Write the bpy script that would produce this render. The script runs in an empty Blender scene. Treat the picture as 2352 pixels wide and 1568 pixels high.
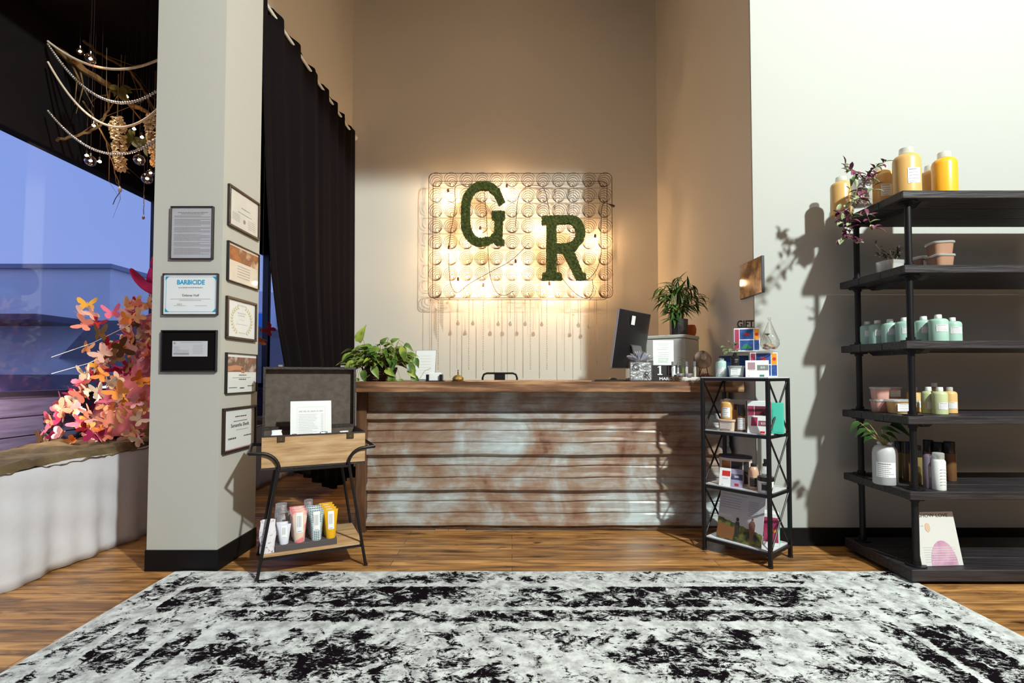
import bpy, bmesh, math, random
from mathutils import Vector, Matrix, noise
R = math.radians
C = bpy.context.scene.collection
SC = bpy.context.scene
random.seed(7)

# ---------------- camera ----------------
FPX, CAMH, PITCH, HORIZON = 1160.0, 1.10, R(1.8), 860.0
SHIFT = HORIZON - 784 - FPX*math.tan(PITCH)          # pixels of lens shift
cam_data = bpy.data.cameras.new('camera'); cam = bpy.data.objects.new('camera', cam_data); C.objects.link(cam)
cam.location = (0, 0, CAMH); cam.rotation_euler = (math.pi/2 + PITCH, 0, 0)
cam_data.sensor_width = 36; cam_data.lens = 36*FPX/2352; cam_data.shift_y = SHIFT/2352
cam_data.clip_start = .05; cam_data.clip_end = 200
SC.camera = cam
SC.view_settings.view_transform = 'Standard'; SC.view_settings.look = 'None'
SC.view_settings.gamma = 1; SC.view_settings.use_curve_mapping = False
SC.view_settings.exposure = 0.0

# ---------------- sky at dusk ----------------
W = bpy.data.worlds.new('world'); SC.world = W; W.use_nodes = True
wn = W.node_tree; wn.nodes.clear()
wo = wn.nodes.new('ShaderNodeOutputWorld'); wb = wn.nodes.new('ShaderNodeBackground')
tc = wn.nodes.new('ShaderNodeTexCoord'); sx = wn.nodes.new('ShaderNodeSeparateXYZ'); cr = wn.nodes.new('ShaderNodeValToRGB')
cr.color_ramp.elements[0].position = 0.0; cr.color_ramp.elements[0].color = (.25, .34, .72, 1)
cr.color_ramp.elements[1].position = .5; cr.color_ramp.elements[1].color = (.22, .33, .78, 1)
wn.links.new(tc.outputs['Generated'], sx.inputs[0]); wn.links.new(sx.outputs['Z'], cr.inputs[0])
wn.links.new(cr.outputs[0], wb.inputs[0]); wb.inputs[1].default_value = 1.2
wn.links.new(wb.outputs[0], wo.inputs[0])

# ---------------- room lights and added fills ----------------
def lamp(name, kind, loc, power, color, **kw):
    d = bpy.data.lights.new(name, kind); d.energy = power; d.color = color
    rot = kw.pop('rot', (0, 0, 0))
    for k, v in kw.items(): setattr(d, k, v)
    o = bpy.data.objects.new(name, d); C.objects.link(o); o.location = loc; o.rotation_euler = rot
    o['kind'] = 'helper'
    return o
# hooded flood lamp right of the camera; its hood cuts the beam off just above the horizontal
KEY = Vector((3.45, -1.7, 5.1))
lamp('flood_lamp', 'SPOT', KEY, 2600, (.93, 1.0, .95), spot_size=math.pi, spot_blend=.03, shadow_soft_size=.12, rot=(R(-13.8), 0, 0))
# warm fill lights added overhead for the ambient tone; no fittings seen
lamp('warm_fill', 'AREA', (.6, .4, 5.1), 48, (1.0, .80, .62), shape='RECTANGLE', size=3.0, size_y=3.0)
lamp('warm_fill', 'POINT', (-.1, 4.1, 4.7), 8, (1.0, .62, .36), shadow_soft_size=.4)
lamp('display_light', 'SPOT', (-2.75, 2.7, 3.6), 60, (1.0, .82, .70), spot_size=R(75), spot_blend=.6, shadow_soft_size=.04, rot=(R(18), 0, R(6)))  # spot from above added to brighten the butterflies; no such fixture seen
lamp('display_light', 'POINT', (-3.05, 3.28, .95), 7, (1.0, .80, .62), shadow_soft_size=.04)

# ---------------- pixel <-> place ----------------
cp, sp = math.cos(PITCH), math.sin(PITCH)
def ray(x, y):
    u = (x-1176)/FPX; v = (784-y+SHIFT)/FPX
    return Vector((u, cp - v*sp, sp + v*cp))
def P(x, y, Y):
    d = ray(x, y); t = Y/d.y; return Vector((d.x*t, Y, CAMH + d.z*t))
def PX(x, y, X):
    d = ray(x, y); t = X/d.x; return Vector((X, d.y*t, CAMH + d.z*t))
def PZ(x, y, Z=0.0):
    d = ray(x, y); t = (Z-CAMH)/d.z; return Vector((d.x*t, d.y*t, Z))

# ---------------- materials ----------------
MC = {}
def mat(name, col, rough=.55, metal=0.0, col2=None, nscale=8, stretch=(1, 1, 1), lo=.35, hi=.65, bump=0, bscale=40,
        emit=None, estr=1, detail=4, spec=None, trans=0, ior=1.45, sheen=0, detail2=None):
    if name in MC: return MC[name]
    m = bpy.data.materials.new(name); m.use_nodes = True; MC[name] = m
    nt = m.node_tree; N = nt.nodes; L = nt.links; b = N['Principled BSDF']
    b.inputs['Base Color'].default_value = (*col, 1); b.inputs['Roughness'].default_value = rough
    b.inputs['Metallic'].default_value = metal
    if spec is not None: b.inputs['Specular IOR Level'].default_value = spec
    if trans: b.inputs['Transmission Weight'].default_value = trans; b.inputs['IOR'].default_value = ior
    if sheen: b.inputs['Sheen Weight'].default_value = sheen
    if emit: b.inputs['Emission Color'].default_value = (*emit, 1); b.inputs['Emission Strength'].default_value = estr
    if col2 or bump:
        t = N.new('ShaderNodeTexCoord'); mp = N.new('ShaderNodeMapping'); mp.inputs['Scale'].default_value = stretch
        L.new(t.outputs['Object'], mp.inputs[0])
    if col2:
        n = N.new('ShaderNodeTexNoise'); n.inputs['Scale'].default_value = nscale; n.inputs['Detail'].default_value = detail
        L.new(mp.outputs[0], n.inputs['Vector'])
        r = N.new('ShaderNodeValToRGB'); r.color_ramp.elements[0].position = lo; r.color_ramp.elements[1].position = hi
        r.color_ramp.elements[0].color = (*col, 1); r.color_ramp.elements[1].color = (*col2, 1)
        if detail2: e = r.color_ramp.elements.new((lo+hi)/2); e.color = (*detail2, 1)
        L.new(n.outputs['Fac'], r.inputs[0]); L.new(r.outputs[0], b.inputs['Base Color'])
    if bump:
        n2 = N.new('ShaderNodeTexNoise'); n2.inputs['Scale'].default_value = bscale; n2.inputs['Detail'].default_value = 5
        L.new(mp.outputs[0], n2.inputs['Vector'])
        bp = N.new('ShaderNodeBump'); bp.inputs['Strength'].default_value = bump; bp.inputs['Distance'].default_value = .01
        L.new(n2.outputs['Fac'], bp.inputs['Height']); L.new(bp.outputs[0], b.inputs['Normal'])
    return m
def emat(name, col, s):
    if name in MC: return MC[name]
    m = bpy.data.materials.new(name); m.use_nodes = True; MC[name] = m
    nt = m.node_tree; nt.nodes.clear(); o = nt.nodes.new('ShaderNodeOutputMaterial'); e = nt.nodes.new('ShaderNodeEmission')
    e.inputs[0].default_value = (*col, 1); e.inputs[1].default_value = s; nt.links.new(e.outputs[0], o.inputs[0]); return m
def glass(name, tint=(1, 1, 1), fac=.12, rough=.02, diff=None, dfac=0):
    if name in MC: return MC[name]
    m = bpy.data.materials.new(name); m.use_nodes = True; MC[name] = m
    nt = m.node_tree; nt.nodes.clear(); N = nt.nodes; L = nt.links
    o = N.new('ShaderNodeOutputMaterial'); t = N.new('ShaderNodeBsdfTransparent'); g = N.new('ShaderNodeBsdfGlossy')
    t.inputs[0].default_value = (*tint, 1); g.inputs['Roughness'].default_value = rough
    lw = N.new('ShaderNodeLayerWeight'); lw.inputs[0].default_value = .35
    mr = N.new('ShaderNodeMapRange'); mr.inputs['To Min'].default_value = fac*.4; mr.inputs['To Max'].default_value = min(1, fac*5)
    mx = N.new('ShaderNodeMixShader'); L.new(lw.outputs['Facing'], mr.inputs[0]); L.new(mr.outputs[0], mx.inputs[0])
    L.new(t.outputs[0], mx.inputs[1]); L.new(g.outputs[0], mx.inputs[2]); last = mx
    if diff:
        d = N.new('ShaderNodeBsdfDiffuse'); d.inputs[0].default_value = (*diff, 1)
        m2 = N.new('ShaderNodeMixShader'); m2.inputs[0].default_value = dfac
        L.new(mx.outputs[0], m2.inputs[1]); L.new(d.outputs[0], m2.inputs[2]); last = m2
    L.new(last.outputs[0], o.inputs[0]); return m

WALL = mat('wall_paint', (.70, .675, .60), .8, bump=.05, bscale=120)
WALL_DIM = mat('wall_paint_dimmed', (.41, .425, .405), .75, bump=.05, bscale=120)  # same wall paint, colour darkened to offset the stronger light on this wall
PILLAR = mat('pillar_paint', (.50, .50, .455), .75, bump=.05, bscale=120)
BLACKP = mat('black_paint', (.006, .005, .006), .7, spec=.15)
BASEB = mat('black_baseboard', (.005, .0045, .005), .5, spec=.2)
IRON = mat('black_iron', (.008, .007, .008), .42, .2)
PIPE = mat('black_pipe', (.012, .012, .014), .42, .5)
PAPER = mat('white_paper', (.83, .86, .86), .6)
INK = mat('grey_ink', (.30, .30, .32), .7)
DINK = mat('dark_ink', (.03, .03, .035), .7)
LINK = mat('pale_ink', (.58, .60, .60), .7)
CLEAR = glass('clear_glass', fac=.10)
FROST = glass('clear_plastic', fac=.12, rough=.15, diff=(.8, .84, .82), dfac=.35)
WHITEPL = mat('white_plastic', (.8, .83, .81), .35)
BLACKPL = mat('black_plastic', (.012, .012, .013), .3)
SILVER = mat('silver_metal', (.55, .55, .56), .3, .9)
BRASS = mat('brass', (.55, .38, .12), .25, 1.0)

# ---------------- mesh builder ----------------
class MB:
    def __init__(s): s.v = []; s.f = []; s.mi = []; s.m = 0
    def add(s, vs, fs, M=None):
        n = len(s.v)
        s.v += [(M @ Vector(v)) if M is not None else Vector(v) for v in vs]
        s.f += [tuple(i+n for i in f) for f in fs]; s.mi += [s.m]*len(fs); return s
    def box(s, a, b, M=None, bev=0):
        x0, y0, z0 = a; x1, y1, z1 = b
        if bev:
            e = bev
            vs = []; 
            for z, i in ((z0, e), (z0+e, 0), (z1-e, 0), (z1, e)):
                X0, X1, Y0, Y1 = x0+i, x1-i, y0+i, y1-i
                vs += [(X0+e, Y0, z), (X1-e, Y0, z), (X1, Y0+e, z), (X1, Y1-e, z), (X1-e, Y1, z), (X0+e, Y1, z), (X0, Y1-e, z), (X0, Y0+e, z)]
            fs = [tuple(range(7, -1, -1)), tuple(range(24, 32))]
            for k in range(3):
                for i in range(8): j = (i+1) % 8; fs.append((k*8+i, k*8+j, k*8+8+j, k*8+8+i))
            return s.add(vs, fs, M)
        return s.add([(x0, y0, z0), (x1, y0, z0), (x1, y1, z0), (x0, y1, z0), (x0, y0, z1), (x1, y0, z1), (x1, y1, z1), (x0, y1, z1)],
              [(3, 2, 1, 0), (4, 5, 6, 7), (0, 1, 5, 4), (1, 2, 6, 5), (2, 3, 7, 6), (3, 0, 4, 7)], M)
    def lathe(s, prof, n=20, c=(0, 0, 0), M=None, caps=True, sx=1, sy=1, sq=0):
        vs = []; fs = []
        for r, z in prof:
            for i in range(n):
                a = 2*math.pi*(i+.5)/n; ca, sa = math.cos(a), math.sin(a)
                if sq: k = 1/((abs(ca)**sq + abs(sa)**sq)**(1/sq)); ca *= k; sa *= k
                vs.append((c[0]+r*ca*sx, c[1]+r*sa*sy, c[2]+z))
        for k in range(len(prof)-1):
            for i in range(n):
                j = (i+1) % n; fs.append((k*n+i, k*n+j, k*n+n+j, k*n+n+i))
        if caps: fs.append(tuple(range(n-1, -1, -1))); fs.append(tuple((len(prof)-1)*n+i for i in range(n)))
        return s.add(vs, fs, M)
    def tube(s, pts, r, n=8, M=None, closed=False):
        pts = [Vector(p) for p in pts]; m = len(pts); rs = r if isinstance(r, (list, tuple)) else [r]*m
        vs = []; fs = []; prev = None
        for i, p in enumerate(pts):
            if closed: t = pts[(i+1) % m]-pts[i-1]
            else: t = pts[min(i+1, m-1)]-pts[max(i-1, 0)]
            if t.length < 1e-9: t = Vector((0, 0, 1))
            t.normalize()
            if prev is None:
                a = Vector((0, 0, 1)) if abs(t.z) < .9 else Vector((1, 0, 0)); u = t.cross(a).normalized()
            else:
                u = prev - t*prev.dot(t); u = u.normalized() if u.length > 1e-6 else t.orthogonal().normalized()
            prev = u; w = t.cross(u)
            for k in range(n):
                a = 2*math.pi*(k+.5)/n; vs.append(p+u*(rs[i]*math.cos(a))+w*(rs[i]*math.sin(a)))
        for i in range(m if closed else m-1):
            for k in range(n):
                j = (k+1) % n; i2 = (i+1) % m; fs.append((i*n+k, i*n+j, i2*n+j, i2*n+k))
        if not closed: fs.append(tuple(range(n-1, -1, -1))); fs.append(tuple((m-1)*n+k for k in range(n)))
        return s.add(vs, fs, M)
    def ball(s, c, r, n=10, k=6, sc=(1, 1, 1), M=None):
        pr = [(max(1e-4, math.sin(math.pi*i/k)), -math.cos(math.pi*i/k)) for i in range(k+1)]
        vs = []; fs = []
        for a, z in pr:
            for i in range(n): t = 2*math.pi*i/n; vs.append((c[0]+r*a*math.cos(t)*sc[0], c[1]+r*a*math.sin(t)*sc[1], c[2]+r*z*sc[2]))
        for q in range(k):
            for i in range(n): j = (i+1) % n; fs.append((q*n+i, q*n+j, q*n+n+j, q*n+n+i))
        return s.add(vs, fs, M)
    def prism(s, poly, d0, d1, M=None, holes=None):
        """poly in x,z ; extruded along y from d0 to d1"""
        n = len(poly)
        vs = [(x, d0, z) for x, z in poly]+[(x, d1, z) for x, z in poly]
        fs = [tuple(range(n)), tuple(range(2*n-1, n-1, -1))]+[(i, i+n, (i+1) % n+n, (i+1) % n) for i in range(n)]
        return s.add(vs, fs, M)
    def quad(s, a, b, c, d, M=None): return s.add([a, b, c, d], [(0, 1, 2, 3)], M)
    def grid(s, fn, nu, nv, M=None, closeu=False):
        vs = [fn(i/nu, j/nv) for j in range(nv+1) for i in range(nu+1)]
        fs = [(j*(nu+1)+i, j*(nu+1)+i+1, (j+1)*(nu+1)+i+1, (j+1)*(nu+1)+i) for j in range(nv) for i in range(nu)]
        return s.add(vs, fs, M)
    def leaf(s, p, d, up, L, w, curl=.3, n=5, shape='lance', fold=.25):
        d = Vector(d).normalized(); side = d.cross(Vector(up)); side = side.normalized() if side.length > 1e-4 else d.orthogonal().normalized()
        nor = side.cross(d).normalized(); p = Vector(p); rows = []
        for i in range(n+1):
            t = i/n
            if shape == 'heart': ww = w*max(0, (math.sin(math.pi*min(1, t*.92+.10))**.75))*(1.15-.75*t)
            elif shape == 'oval': ww = w*math.sin(math.pi*(t*.94+.03))**.8
            else: ww = w*math.sin(math.pi*(t*.95+.04))**.9*(1.2-.5*t)
            if i == n: ww = w*.02
            q = p + d*(L*t) - nor*(curl*L*t*t)
            rows.append((q-side*ww*.5+nor*ww*fold, q, q+side*ww*.5+nor*ww*fold))
        vs = [v for r in rows for v in r]; fs = []
        for i in range(n):
            a = i*3; fs += [(a, a+1, a+4, a+3), (a+1, a+2, a+5, a+4)]
        return s.add(vs, fs)
    def mesh(s, name, mats=None, smooth=None):
        me = bpy.data.meshes.new(name); me.from_pydata([tuple(v) for v in s.v], [], s.f); 
        if mats is not None:
            for m in (mats if isinstance(mats, (list, tuple)) else [mats]): me.materials.append(m)
            if len(s.mi): me.polygons.foreach_set('material_index', s.mi)
        if smooth:
            me.polygons.foreach_set('use_smooth', [True]*len(me.polygons)); me.set_sharp_from_angle(angle=R(smooth))
        me.update(); return me
    def build(s, name, mats, parent=None, loc=None, rot=None, smooth=40, solid=0, **tags):
        o = bpy.data.objects.new(name, s.mesh(name, mats, smooth)); C.objects.link(o)
        if parent is not None: o.parent = parent
        if loc is not None: o.location = loc
        if rot is not None: o.rotation_euler = rot
        if solid:
            md = o.modifiers.new('thick', 'SOLIDIFY'); md.thickness = solid; md.offset = 0
        for k, v in tags.items(): o[k] = v
        return o
def obj(name, me, parent=None, loc=None, rot=None, **tags):
    o = bpy.data.objects.new(name, me); C.objects.link(o)
    if parent is not None: o.parent = parent
    if loc is not None: o.location = loc
    if rot is not None: o.rotation_euler = rot
    for k, v in tags.items(): o[k] = v
    return o
def thing(name, label, cat, loc, rz=0, group=None, rot=None):
    o = bpy.data.objects.new(name, None); C.objects.link(o); o.location = loc; o.rotation_euler = rot if rot else (0, 0, rz)
    o.empty_display_size = .05; o['label'] = label; o['category'] = cat
    if group: o['group'] = group
    return o
def tag(o, label, cat, group=None):
    o['label'] = label; o['category'] = cat
    if group: o['group'] = group
    return o
def copy_tree(o, label=None, loc=None, rz=None):
    kids = list(o.children); c = o.copy(); C.objects.link(c)
    if label: c['label'] = label
    if loc is not None: c.location = loc
    if rz is not None: c.rotation_euler = (0, 0, rz)
    for k in kids:
        d = k.copy(); C.objects.link(d); d.parent = c
        for g in list(k.children):
            e = g.copy(); C.objects.link(e); e.parent = d
    return c
TXT = {}
def text(body, size, mtl, parent, loc, name='lettering', rot=(math.pi/2, 0, 0), ext=.0004, align='CENTER', width=None, bold=0, **tags):
    """flat raised lettering; local x right, z up, facing -y"""
    key = (body, size, ext, align, bold)
    if key not in TXT:
        cu = bpy.data.curves.new('t', 'FONT'); cu.body = body; cu.size = size; cu.extrude = ext; cu.align_x = align; cu.offset = bold; cu.resolution_u = 3
        o = bpy.data.objects.new('t', cu); C.objects.link(o)
        dg = bpy.context.evaluated_depsgraph_get(); me = bpy.data.meshes.new_from_object(o.evaluated_get(dg))
        bpy.data.objects.remove(o); bpy.data.curves.remove(cu); TXT[key] = me
    me = TXT[key].copy(); me.name = name; me.materials.clear(); me.materials.append(mtl)
    o = obj(name, me, parent, loc, rot, **tags)
    if width:
        xs = [v.co.x for v in me.vertices]; o.scale.x = width/max(1e-4, max(xs)-min(xs))
    return o
def scrib(mb, x0, x1, z, h, y, rnd, gap=.35, wl=None):
    """a row of tiny word marks from x0 to x1"""
    wl = wl or h*2.2; x = x0
    while x < x1-h:
        w = wl*rnd.uniform(.5, 1.6); e = min(x+w, x1); mb.quad((x, y, z), (e, y, z), (e, y, z+h), (x, y, z+h)); x = e+h*gap*1.6
def struct(mb, name, mats, **k): return mb.build(name, mats, kind='structure', **k)
def label_on(parent, w, h, z, y, rows=5, mtl=None, seed=1, name='label', ink=None, curve=0, title=True):
    """paper label facing -y centred x=0 bottom z; curve = bottle radius"""
    mb = MB(); n = 8 if curve else 1; pts = []
    def pt(x, zz, off=0):
        if curve:
            a = x/curve; return (math.sin(a)*(curve+off), -(math.cos(a)*(curve+off)), zz)
        return (x, y-off, zz)
    for i in range(n):
        a, b = -w/2+w*i/n, -w/2+w*(i+1)/n
        mb.quad(pt(a, z, .0008), pt(b, z, .0008), pt(b, z+h, .0008), pt(a, z+h, .0008))
    o = mb.build(name, mtl or PAPER, parent, smooth=60)
    if rows:
        rnd = random.Random(seed); m2 = MB()
        for r in range(rows):
            zz = z+h*(.86-.78*r/max(1, rows-1)) if rows > 1 else z+h*.5; hh = h*(.07 if (r == 0 and title) else .035)
            ln = w*.8*rnd.uniform(.6, 1); x = -w*.4
            while x < -w*.4+ln:
                e = min(x+w*.09, -w*.4+ln); m2.quad(pt(x, zz, .0014), pt(e, zz, .0014), pt(e, zz+hh, .0014), pt(x, zz+hh, .0014)); x = e+w*.015
        m2.build('print', ink or INK, o, smooth=None)
    return o
# ======================= THE ROOM =======================
CEIL = 5.3
WX, WY = -3.4, 8.0            # storefront wall plane, end of the window bay
NX, NY, BY = 1.585, 3.289, 5.45    # niche side wall, front wall, back wall
PX0, PX1, PY0, PY1 = -2.05, -1.655, 2.865, 3.285

def plank_floor():
    m = bpy.data.materials.new('floor_planks'); m.use_nodes = True; nt = m.node_tree; N = nt.nodes; L = nt.links; b = N['Principled BSDF']
    t = N.new('ShaderNodeTexCoord'); br = N.new('ShaderNodeTexBrick')
    br.inputs['Scale'].default_value = 1; br.inputs['Brick Width'].default_value = 1.9; br.inputs['Row Height'].default_value = .092
    br.inputs['Mortar Size'].default_value = .0016; br.inputs['Mortar Smooth'].default_value = .3; br.offset = .37; br.offset_frequency = 2; br.squash = 1
    br.inputs['Color1'].default_value = (1, 1, 1, 1); br.inputs['Color2'].default_value = (.0, .0, .0, 1); br.inputs['Mortar'].default_value = (.5, .5, .5, 1)
    br.inputs['Bias'].default_value = 0
    L.new(t.outputs['Object'], br.inputs['Vector'])
    mp = N.new('ShaderNodeMapping'); mp.inputs['Scale'].default_value = (1.1, 9, 1); L.new(t.outputs['Object'], mp.inputs[0])
    n = N.new('ShaderNodeTexNoise'); n.inputs['Scale'].default_value = 2.6; n.inputs['Detail'].default_value = 8; n.inputs['Roughness'].default_value = .62
    n.inputs['Distortion'].default_value = .6
    L.new(mp.outputs[0], n.inputs['Vector'])
    r = N.new('ShaderNodeValToRGB'); e = r.color_ramp.elements
    e[0].position = .30; e[0].color = (.070, .032, .012, 1); e[1].position = .70; e[1].color = (.66, .37, .13, 1)
    x = e.new(.46); x.color = (.34, .17, .058, 1); x = e.new(.57); x.color = (.52, .275, .095, 1)
    L.new(n.outputs['Fac'], r.inputs[0])
    tint = N.new('ShaderNodeMix'); tint.data_type = 'RGBA'; tint.blend_type = 'MULTIPLY'; tint.inputs[0].default_value = 1
    tr = N.new('ShaderNodeValToRGB'); tr.color_ramp.elements[0].color = (.62, .55, .5, 1); tr.color_ramp.elements[1].color = (1.15, 1.1, 1.0, 1)
    L.new(br.outputs['Color'], tr.inputs[0]); L.new(r.outputs[0], tint.inputs[6]); L.new(tr.outputs[0], tint.inputs[7])
    # knots and nail stains
    n2 = N.new('ShaderNodeTexNoise'); n2.inputs['Scale'].default_value = 5; n2.inputs['Detail'].default_value = 3
    mp2 = N.new('ShaderNodeMapping'); mp2.inputs['Scale'].default_value = (.9, 2.6, 1); L.new(t.outputs['Object'], mp2.inputs[0]); L.new(mp2.outputs[0], n2.inputs['Vector'])
    k = N.new('ShaderNodeValToRGB'); k.color_ramp.elements[0].position = .64; k.color_ramp.elements[0].color = (1, 1, 1, 1)
    k.color_ramp.elements[1].position = .72; k.color_ramp.elements[1].color = (.16, .12, .1, 1); L.new(n2.outputs['Fac'], k.inputs[0])
    m3 = N.new('ShaderNodeMix'); m3.data_type = 'RGBA'; m3.blend_type = 'MULTIPLY'; m3.inputs[0].default_value = 1
    L.new(tint.outputs[2], m3.inputs[6]); L.new(k.outputs[0], m3.inputs[7])
    m4 = N.new('ShaderNodeMix'); m4.data_type = 'RGBA'; L.new(br.outputs['Fac'], m4.inputs[0]); L.new(m3.outputs[2], m4.inputs[6]); m4.inputs[7].default_value = (.02, .01, .005, 1)
    L.new(m4.outputs[2], b.inputs['Base Color'])
    rr = N.new('ShaderNodeMapRange'); rr.inputs['To Min'].default_value = .28; rr.inputs['To Max'].default_value = .5; L.new(n.outputs['Fac'], rr.inputs[0]); L.new(rr.outputs[0], b.inputs['Roughness'])
    bp = N.new('ShaderNodeBump'); bp.inputs['Strength'].default_value = .25; bp.inputs['Distance'].default_value = .003; L.new(n.outputs['Fac'], bp.inputs['Height']); L.new(bp.outputs[0], b.inputs['Normal'])
    return m
struct(MB().box((WX-.1, -4.6, -.1), (5.1, WY+.1, 0)), 'floor', plank_floor(), smooth=None)
struct(MB().box((WX-.1, -4.6, CEIL), (5.1, WY+.1, CEIL+.1)), 'ceiling', BLACKP, smooth=None)
struct(MB().box((-1.75, BY, 0), (NX, BY+.15, CEIL)), 'wall_back', WALL, smooth=None)
struct(MB().box((NX, NY+.015, 0), (NX+.13, BY+.15, CEIL)), 'wall_niche', WALL, smooth=None)
struct(MB().box((NX, NY, 0), (5.1, NY+.015, CEIL)), 'wall_right', WALL_DIM, smooth=None)
struct(MB().box((5.0, -4.6, 0), (5.1, NY, CEIL)), 'wall_far_right', mat('bounce_cut_brown', (.08, .05, .035), .8), smooth=None)  # unseen, like the rear wall; dark colour chosen to cut bounced light
struct(MB().box((WX, -4.6, 0), (5.0, -4.5, CEIL)), 'wall_rear', mat('bounce_cut_brown', (.08, .05, .035), .8), smooth=None)
struct(MB().box((-1.90, PY1, 3.72), (-1.75, BY, CEIL)).box((-1.90, BY, 0), (-1.75, WY, CEIL)), 'wall_left', WALL, smooth=None)
struct(MB().box((WX, WY, 0), (-1.9, WY+.1, CEIL)), 'wall_bay_end', BLACKP, smooth=None)
struct(MB().box((WX, -4.5, 3.75), (-2.3, WY, 3.83)), 'ceiling_bay', BLACKP, smooth=None)
# pillar
struct(MB().box((PX0, PY0, 0), (PX1, PY1, CEIL)), 'wall_pillar', PILLAR, smooth=None)
struct(MB().box((PX0-.006, PY0-.008, 0), (PX1+.008, PY1+.006, .118), bev=.002), 'baseboard_pillar', BASEB, smooth=None)
struct(MB().box((NX+.13, NY-.012, 0), (5.0, NY, .115), bev=.002).box((NX-.012, NY-.012, 0), (NX+.13, NY, .115), bev=.002), 'baseboard_right', BASEB, smooth=None)
struct(MB().box((-1.75, BY-.012, 0), (NX, BY, .115)), 'baseboard_back', BASEB, smooth=None)
# storefront wall: black header, knee wall of boards, glazing
struct(MB().box((WX-.1, -4.5, 2.77), (WX, WY, CEIL)), 'wall_window', BLACKP, smooth=None)
KNEE = mat('blue_grey_boards', (.10, .085, .16), .6, col2=(.16, .14, .26), nscale=4, stretch=(1, 1, 12), bump=.3)
mb = MB()
for k in range(7): mb.box((WX-.1, -4.5, .135*k), (WX+.012*(k % 2)*0, WY, .135*k+.128), bev=.003)
mb.box((WX-.1, -4.5, 0), (WX-.02, WY, .95)); struct(mb, 'wall_knee', KNEE, smooth=None)
wf = MB()
for y in (-4.4, -1.9, .45, 2.66, 4.84, 7.03): wf.box((WX-.07, y-.035, .95), (WX+.01, y+.035, 2.77))
wf.box((WX-.09, -4.5, .95), (WX+.03, WY, .985))
wfr = struct(wf, 'window_1', mat('dark_window_frame', (.015, .014, .03), .4), smooth=None)
MB().box((WX-.035, -4.5, .985), (WX-.028, WY, 2.77)).build('pane', glass('window_glass', fac=.05, rough=.01), wfr, smooth=None)

# ----- outside at dusk -----
struct(MB().box((-60, -20, -.25), (WX-.1, 60, -.15)), 'street', mat('street_dusk', (.10, .08, .12), .5), smooth=None)
BLD = mat('pale_stucco', (.90, .90, .92), .8, col2=(.84, .84, .88), nscale=1.5)
t = thing('commercial_building', 'pale flat-roofed building across the street, seen left of the pillar', 'building', (-11.2, 14, -.15))
MB().box((-26, 0, 0), (0, 5, 4.2)).build('wall', BLD, t, smooth=None)
MB().box((-26.1, -.1, 4.2), (.1, 5.1, 4.32)).build('roof', mat('roof_edge', (.3, .34, .45), .7), t, smooth=None)
MB().box((-20, -1.6, 2.6), (-.5, 0, 2.75)).build('awning', mat('dark_awning', (.06, .06, .12), .6), t, smooth=None)
t = thing('office_building', 'pale blue rounded building with blue windows, glimpsed between pillar and black curtain', 'building', (-13.2, 22, -.15))
mb = MB()
mb.lathe([(3.2, 0), (3.2, 5.0)], 32, (0, 3.2, 0)).box((-5, 3, 0), (0, 6.4, 5.0)); mb.build('wall', mat('blue_stucco', (.85, .86, .92), .8), t)
WB = mat('blue_window_glass', (.02, .12, .55), .15, emit=(.02, .14, .6), estr=.35)
for a in (-60, -30, 0, 30, 60):
    for z in (1.2, 2.9):
        q = Matrix.Translation((0, 3.2, 0)) @ Matrix.Rotation(R(a), 4, 'Z')
        f = MB().box((-.62, -3.26, z), (.62, -3.12, z+1.15), M=q).build('window', mat('white_trim', (.6, .65, .8), .6), t, smooth=None)
        MB().box((-.55, -3.285, z+.07), (-.04, -3.265, z+1.08), M=q).box((.04, -3.285, z+.07), (.55, -3.265, z+1.08), M=q).build('pane', WB, f, smooth=None)
# parked car
t = thing('parked_car', 'dark parked car with glowing headlight outside the shop window', 'car', (-4.78, 7.4, -.15), R(-90))
prof = [(-2.2, .45), (-2.25, .95), (-1.9, 1.25), (-1.5, 1.9), (-1.2, 2.0), (.6, 1.98), (1.1, 1.45), (2.0, 1.25), (2.25, .95), (2.22, .45)]
CAR = mat('dark_purple_car_paint', (.030, .018, .045), .25, .2)
MB().prism(prof, -.88, .88).build('body', CAR, t, smooth=30)
for x in (-1.4, 1.4):
    for y in (-.9, .7):
        q = Matrix.Translation((x, y, .36)) @ Matrix.Rotation(R(90), 4, 'X')
        MB().lathe([(.2, -.2), (.36, -.18), (.36, 0), (.2, .01)], 20, M=q).build('wheel', BLACKPL, t)
for s_ in (-1, 1):
    MB().prism([(-1.35, 1.35), (-1.2, 1.85), (.5, 1.85), (.95, 1.4)], s_*.885, s_*.9).build('window', mat('car_glass', (.05, .05, .1), .1), t, smooth=None)
    MB().ball((2.2, s_*.62, 1.05), .11, sc=(.5, 1, .8)).build('headlight', emat('headlight_glow', (.9, .97, 1.0), 14), t)

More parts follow.
